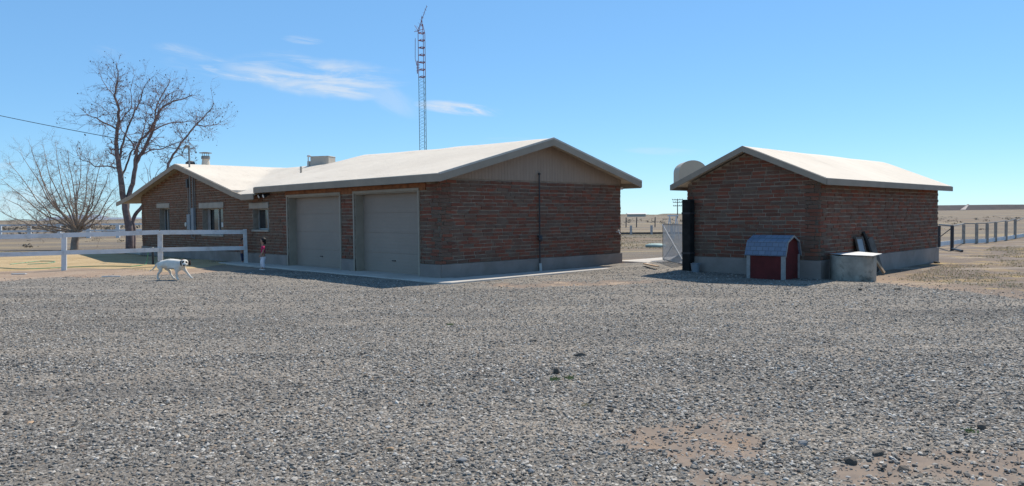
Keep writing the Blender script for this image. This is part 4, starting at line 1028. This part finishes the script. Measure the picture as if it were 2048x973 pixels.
# ---------------------------------------------------------------- tap and hoses
tpp=G(306,528,0)
tt=thing('garden_tap','dark standpipe garden tap behind the fence, left of the dog','tap',(tpp.x,tpp.y,0))
q=MB(); q.tube([(0,0,-.05),(0,0,.55)],.035,6); q.build('standpipe',m_dkmetal,tt); q=MB(); q.tube([(0,0,.5),(-.12,-.03,.5),(-.15,-.03,.44)],.025,6); q.ball((0,0,.58),.05,(1,1,.5)); q.build('spout',m_galv,tt)
def hose(label,pix,mat,r=.014,start=None):
    P=[Vector((G(x,y).x,G(x,y).y,.0)) for x,y in pix]
    for p in P: p.z=float(max(H(p.x,p.y),lz(np.array([p.x]),np.array([p.y]))[0]))+.02
    if start: P=[start]+P
    q=MB(); q.tube(smoothpts(P,4),r,5); tag(q.build('garden_hose',mat),label,'hose')
hose('green garden hose hanging from the standpipe tap',[(292,528),(280,531),(262,533)],m_hose,start=Vector((tpp.x-.15,tpp.y-.03,.42)))
hose('dark green hose lying along the lawn behind the fence',[(-120,531),(-20,534),(40,537),(90,535.5),(140,533),(200,532),(262,533)],m_hose)
hose('light green hose loop on the left lawn',[(20,528),(50,525),(80,522),(110,523),(95,526),(55,528)],simple('light_green_hose',(.22,.42,.26),.5))
# ---------------------------------------------------------------- skinned bodies
def skin(name,nodes,edges,mat,parent=None,sub=2,root=0):
    me=bpy.data.meshes.new(name); me.from_pydata([n[:3] for n in nodes],edges,[]); o=bpy.data.objects.new(name,me); C.objects.link(o)
    md=o.modifiers.new('s','SKIN'); md.use_smooth_shade=True
    for i,n in enumerate(nodes):
        r=n[3] if isinstance(n[3],tuple) else (n[3],n[3]); me.skin_vertices[0].data[i].radius=r; me.skin_vertices[0].data[i].use_root=(i==root)
    m2=o.modifiers.new('u','SUBSURF'); m2.levels=sub; m2.render_levels=sub
    bpy.context.view_layer.update(); dg=bpy.context.evaluated_depsgraph_get(); nm=bpy.data.meshes.new_from_object(o.evaluated_get(dg)); o.modifiers.clear(); o.data=nm
    nm.materials.clear(); nm.materials.append(mat)
    for p in nm.polygons: p.use_smooth=True
    if parent: o.parent=parent
    return o
# dog: local x forward (right in view), y lateral, z up
dgp=G(350,558,0)
def dogmat():
    t=NT('dog_coat'); c=t.coord(); k=t.mix(t.mr(t.noise(c,9,5,.7),.3,.7),(.62,.57,.49),(.76,.71,.63))
    def spot(col,p,r,soft=.012):
        n=t.new('ShaderNodeVectorMath',operation='DISTANCE'); t.link(c,n.inputs[0]); n.inputs[1].default_value=p
        d=t.math('ADD',n.outputs['Value'],t.math('MULTIPLY',t.noise(c,30,3),.02)); return t.mix(t.mr(d,r,r+soft,1,0),col,(.018,.016,.015))
    k=spot(k,(.35,-.14,.49),.046); k=spot(k,(.45,-.10,.49),.046); k=spot(k,(-.47,-.03,.53),.07); k=spot(k,(.44,-.215,.395),.034)
    t.bump(t.noise(c,90,3),.3,.004); return t.fin(k,.9)
m_dog=dogmat()
yaw=-.22
zz=float(HY(dgp.x,dgp.y))
N=[(-.40,0,.45,(.11,.125)),(-.20,0,.44,(.115,.13)),(0,0,.425,(.13,.14)),(.16,0,.415,(.135,.145)),(.25,-.01,.43,(.095,.11)),(.31,-.02,.46,(.095,.095)),(.365,-.045,.465,(.102,.10)),(.405,-.125,.425,(.062,.06)),(.425,-.175,.395,(.052,.046)),
 # tail 9-12
 (-.47,0,.47,.035),(-.56,.0,.40,.026),(-.66,.0,.29,.02),(-.78,.0,.22,.011),
 # hind near (13-17): thigh, knee, hock, foot, toe
 (-.40,-.085,.34,.075),(-.35,-.09,.25,.048),(-.455,-.09,.15,.028),(-.46,-.09,.03,.024),(-.41,-.09,.018,.024),
 # hind far (18-22)
 (-.36,.085,.34,.075),(-.22,.09,.24,.048),(-.19,.09,.13,.028),(-.10,.09,.03,.024),(-.045,.09,.018,.024),
 # front near (23-26)
 (.15,-.085,.30,.058),(.12,-.09,.19,.034),(.13,-.09,.09,.026),(.15,-.09,.022,.026),(.20,-.09,.016,.022),
 # front far (28-31)
 (.22,.08,.30,.055),(.30,.085,.20,.033),(.38,.085,.115,.026),(.44,.085,.05,.025),(.485,.085,.035,.021)]
E_=[(0,1),(1,2),(2,3),(3,4),(4,5),(5,6),(6,7),(7,8),(0,9),(9,10),(10,11),(11,12),(0,13),(13,14),(14,15),(15,16),(16,17),(0,18),(18,19),(19,20),(20,21),(21,22),(3,23),(23,24),(24,25),(25,26),(26,27),(3,28),(28,29),(29,30),(30,31),(31,32)]
dog=skin('dog',N,E_,m_dog,sub=2,root=2); dog.location=(dgp.x,dgp.y,zz); dog.rotation_euler=(0,0,yaw)
tag(dog,'white dog with black eye patches walking across the gravel','dog')
m_ear=simple('dog_ear_fur',(.05,.035,.03),.9,.2,9)
for s in (-1,1):
    ex,ey=.355+s*.09,-.03+s*.052; q=MB(); q.ball((ex,ey,.455),.062,(.45,.7,1.25),8,6); o=q.build('ear',m_ear,dog,smooth=True)
q=MB(); q.ball((.445,-.222,.405),.024); q.build('nose',m_rubber,dog,smooth=True)
for s in (-1,1): q=MB(); q.ball((.402+s*.042,-.135+s*.024,.49),.012); q.build('eye',m_rubber,dog,smooth=True)
q=MB(); 
ring=[(.265+.0*math.cos(a),.098*math.cos(a),.437+.108*math.sin(a)) for a in [k*math.pi/8 for k in range(17)]]
q.tube([(x+.03*(z-.43),y,z) for x,y,z in ring],.010,5); q.build('collar',simple('red_brown_collar',(.2,.05,.03),.7),dog)
# children: local y- facing forward, height ~.98
m_skin=simple('skin',(.36,.20,.14),.6,.05,5); m_hair=simple('black_hair',(.012,.010,.010),.6,.3,12)
def child(label,loc,rz,shirt,pants,hscale=1.0,arm=0):
    s=hscale
    N=[(0,0,.44*s,(.085*s,.065*s)),(0,0,.56*s,(.08*s,.06*s)),(0,0,.68*s,(.092*s,.06*s)),(0,0,.745*s,.04*s),(0,-.004,.79*s,.034*s),(0,-.008,.85*s,(.064*s,.07*s)),(0,-.008,.91*s,(.066*s,.075*s)),(0,0,.955*s,(.045*s,.05*s)),
     (.048*s,.0,.36*s,.054*s),(.05*s,-.01,.23*s,.040*s),(.052*s,.03,.06*s,.026*s),(.055*s,-.05,.02,.026*s),
     (-.048*s,.0,.36*s,.054*s),(-.05*s,-.05,.23*s,.040*s),(-.052*s,-.03,.06*s,.026*s),(-.055*s,-.11,.02,.026*s),
     (.105*s,0,.70*s,.034*s),(.13*s,.02,.58*s,.027*s),(.13*s,-.05,.47*s,.021*s),(.128*s,-.085,.435*s,(.018*s,.014*s)),
     (-.105*s,0,.70*s,.034*s),(-.13*s,.01,.58*s,.027*s),(-.13*s,-.06+arm,.48*s,.021*s),(-.128*s,-.10+arm,.45*s,(.018*s,.014*s))]
    # fingers
    E=[(0,1),(1,2),(2,3),(3,4),(4,5),(5,6),(6,7),(0,8),(8,9),(9,10),(10,11),(0,12),(12,13),(13,14),(14,15),(2,16),(16,17),(17,18),(18,19),(2,20),(20,21),(21,22),(22,23)]
    for hi_,sx_ in ((19,1),(23,-1)):
        hx,hy,hz=N[hi_][:3]
        for k in range(4):
            b=len(N); l=[.026,.03,.028,.022][k]*s; oy=(k-1.5)*.009*s
            N.append((hx,hy+oy-.006,hz-.012*s,.0058*s)); N.append((hx-sx_*.006,hy+oy-.01,hz-.012*s-l,.005*s)); E+=[(hi_,b),(b,b+1)]
        b=len(N); N.append((hx-sx_*.012,hy-.022*s,hz-.004,.006*s)); E.append((hi_,b))
    p=skin('person',N,E,m_skin,sub=1); p.location=loc; p.rotation_euler=(0,0,rz); tag(p,label,'child')
    g=1.16
    up_n=[(0,0,.455*s,(.094*s,.075*s)),(0,0,.56*s,(.09*s,.071*s)),(0,0,.675*s,(.102*s,.07*s)),(0,0,.735*s,(.055*s,.05*s)),(.105*s,0,.70*s,.043*s),(.125*s,.012,.62*s,.038*s),(-.105*s,0,.70*s,.043*s),(-.125*s,.006,.62*s,.038*s)]
    skin('shirt',up_n,[(0,1),(1,2),(2,3),(2,4),(4,5),(2,6),(6,7)],shirt,p,1)
    lo=[(0,0,.45*s,(.092*s,.074*s))]+[(n[0],n[1],n[2],n[3]*1.42 if not isinstance(n[3],tuple) else n[3]) for n in (N[8],N[9],N[10],N[12],N[13],N[14])]
    skin('trousers',lo,[(0,1),(1,2),(2,3),(0,4),(4,5),(5,6)],pants,p,1)
    h=MB(); h.ball((0,.018,.905*s),.086*s,(.93,1.0,.95),14,10)
    h.v=[(x,y,z) if not (y<-.035 and z<.93*s) else (x*.8,-.02,z) for x,y,z in h.v]; h.build('hair',m_hair,p,smooth=True)
    h=MB(); h.ball((0,.065,.85*s),.055*s,(1,.6,1.3),10,7); h.build('ponytail',m_hair,p,smooth=True) if arm==0 else None
    for sx_ in (-1,1): h=MB(); h.ball((sx_*.026*s,-.074*s,.875*s),.008*s); h.build('eye',m_rubber,p)
    h=MB(); h.ball((0,-.083*s,.855*s),.010*s); h.build('nose',m_skin,p,smooth=True)
    h=MB(); h.ball((0,-.072*s,.828*s),.012*s,(1.2,.5,.4)); h.build('mouth',simple('lips',(.3,.1,.09),.6),p,smooth=True)
    for k in (10,14):
        h=MB(); x,y,z=N[k][:3]; h.ball((x,y-.035,.025),.045*s,(.75,1.35,.62),10,6); h.build('shoe',m_rubber if arm else m_paper,p,smooth=True)
    return p
c1=G(527,541,.045); child('small child in pink top and white trousers standing by the house wall',(c1.x,c1.y,.045),R(-75),simple('pink_cloth',(.42,.02,.10),.8,.1,8),simple('white_cloth',(.62,.66,.74),.85,.08,8),1.0)
c2=AT(486,500,27.75); child('small child in orange shirt and dark jeans half hidden behind the fence end post',(c2.x,c2.y,-.02),R(40),simple('orange_cloth',(.50,.10,.03),.8,.1,8),simple('dark_denim',(.03,.045,.09),.85,.1,8),.92,arm=-.03)
# twigs and litter on the ground by the fence
o=MB(); p=G(38,546); o.box(-.22,.22,-.05,.05,0,.03); o=o.build('scrap_board',m_paper); o.location=(p.x,p.y,float(H(p.x,p.y))+.01); tag(o,'small pale scrap board on the dirt at far left','scrap')
o=MB(); p=G(222,552); o.tube([(-.25,-.03,.02),(0,0,.03),(.25,.05,.02)],.02,5); o=o.build('stick',m_paper); o.location=(p.x,p.y,float(H(p.x,p.y))+.02); tag(o,'short pale stick on the gravel edge left of the dog','stick')
# ---------------------------------------------------------------- world
SA=math.atan2(.61,.79); SE=R(53.5)
w=bpy.data.worlds.new('World'); sc.world=w; w.use_nodes=True; nt=w.node_tree; nt.nodes.clear()
class WN(NT):
    def __init__(s): s.t=nt; s.n=nt.nodes
W_=WN(); outw=W_.new('ShaderNodeOutputWorld'); bg=W_.new('ShaderNodeBackground'); nt.links.new(bg.outputs[0],outw.inputs[0])
sky=W_.new('ShaderNodeTexSky'); sky.sky_type='NISHITA'; sky.sun_disc=False; sky.sun_elevation=SE; sky.sun_rotation=SA; sky.altitude=1200; sky.air_density=1.0; sky.dust_density=0.0; sky.ozone_density=2.2
hs=W_.new('ShaderNodeHueSaturation'); hs.inputs['Saturation'].default_value=1.06; hs.inputs['Value'].default_value=1.08; nt.links.new(W_.mix(.42,W_.mix(1.0,sky.outputs[0],(.80,1.02,1.10),'MULTIPLY'),(2.35,4.5,7.8)),hs.inputs['Color'])
bg.inputs['Strength'].default_value=.103
tc=W_.new('ShaderNodeTexCoord').outputs['Generated']; sp=W_.new('ShaderNodeSeparateXYZ'); nt.links.new(tc,sp.inputs[0])
yy=W_.math('MAXIMUM',sp.outputs[1],.05); U=W_.math('DIVIDE',sp.outputs[0],yy); V_=W_.math('DIVIDE',sp.outputs[2],yy)
cb=W_.new('ShaderNodeCombineXYZ'); nt.links.new(U,cb.inputs[0]); nt.links.new(V_,cb.inputs[1]); uv=cb.outputs[0]
def duv(x,y): d=ray(x,y); return d.x/d.y,d.z/d.y
def cloud(x0,y0,x1,y1,hw,amp,seed,ns=5,streak=5):
    a=duv(x0,y0);b=duv(x1,y1); ang=math.atan2(b[1]-a[1],b[0]-a[0]); L_=math.hypot(b[0]-a[0],b[1]-a[1])/2; cx,cy=(a[0]+b[0])/2,(a[1]+b[1])/2
    m=W_.new('ShaderNodeMapping'); m.vector_type='TEXTURE'; nt.links.new(uv,m.inputs[0]); m.inputs['Location'].default_value=(cx,cy,0); m.inputs['Rotation'].default_value=(0,0,ang)
    nz=W_.noise(W_.mapping(m.outputs[0],(1,streak,1),loc=(seed,seed*.7,0)),ns,8,.62,dist=.7)
    wz=W_.noise(W_.mapping(m.outputs[0],(1,1,1),loc=(seed*2,0,0)),4,5,.6)
    s2=W_.new('ShaderNodeSeparateXYZ'); nt.links.new(m.outputs[0],s2.inputs[0])
    ex=W_.math('DIVIDE',s2.outputs[0],L_); 
    ey=W_.math('DIVIDE',W_.math('ADD',s2.outputs[1],W_.math('MULTIPLY',W_.math('SUBTRACT',wz,.5),hw*2.2)),hw)
    rr_=W_.math('ADD',W_.math('MULTIPLY',ex,ex),W_.math('MULTIPLY',ey,ey)); fall=W_.mr(rr_,.0,1.15,1,0)
    return W_.math('MULTIPLY',W_.math('MULTIPLY',fall,W_.mr(nz,.36,.66)),amp)
front=W_.mr(sp.outputs[1],.05,.1)
cl=None
for i,a in enumerate([(320,122,640,162,.014,.9,1,9,7),(430,132,830,160,.030,.75,2.3,8,6),(520,165,790,190,.015,.7,3.1,9,7),(300,92,440,122,.010,.4,4.2,9,5),(820,206,1010,228,.009,.9,5.5,12,7),(560,76,650,84,.006,.35,6.1,14,5),(700,150,850,230,.02,.25,7.7,9,4),(-60,405,140,398,.02,.35,8.8,7,5),(180,95,270,112,.008,.15,9.2,10,4),(940,282,1120,290,.007,.3,3.9,9,6),(1240,300,1420,308,.006,.22,9.9,9,6),(-40,335,60,330,.006,.3,5.9,9,6)]):
    c_=cloud(*a); cl=c_ if cl is None else W_.math('MAXIMUM',cl,c_)
cl=W_.math('MULTIPLY',cl,front)
skycol=W_.mix(cl,hs.outputs[0],(6.4,6.9,7.5)); nt.links.new(skycol,bg.inputs[0])
sun=bpy.data.lights.new('sun','SUN'); sun.energy=5.0; sun.angle=R(.55); sun.color=(1,.93,.82); so=bpy.data.objects.new('sun',sun); C.objects.link(so)
sd=Vector((math.sin(SA)*math.cos(SE),math.cos(SA)*math.cos(SE),math.sin(SE))); so.rotation_euler=sd.to_track_quat('Z','Y').to_euler(); so.location=(0,0,30)
sc.view_settings.view_transform='Standard'; sc.view_settings.look='None'; sc.view_settings.gamma=1; sc.view_settings.exposure=0.2; sc.view_settings.use_curve_mapping=False
sc.cycles.max_bounces=4; sc.cycles.diffuse_bounces=3; sc.cycles.use_denoising=True
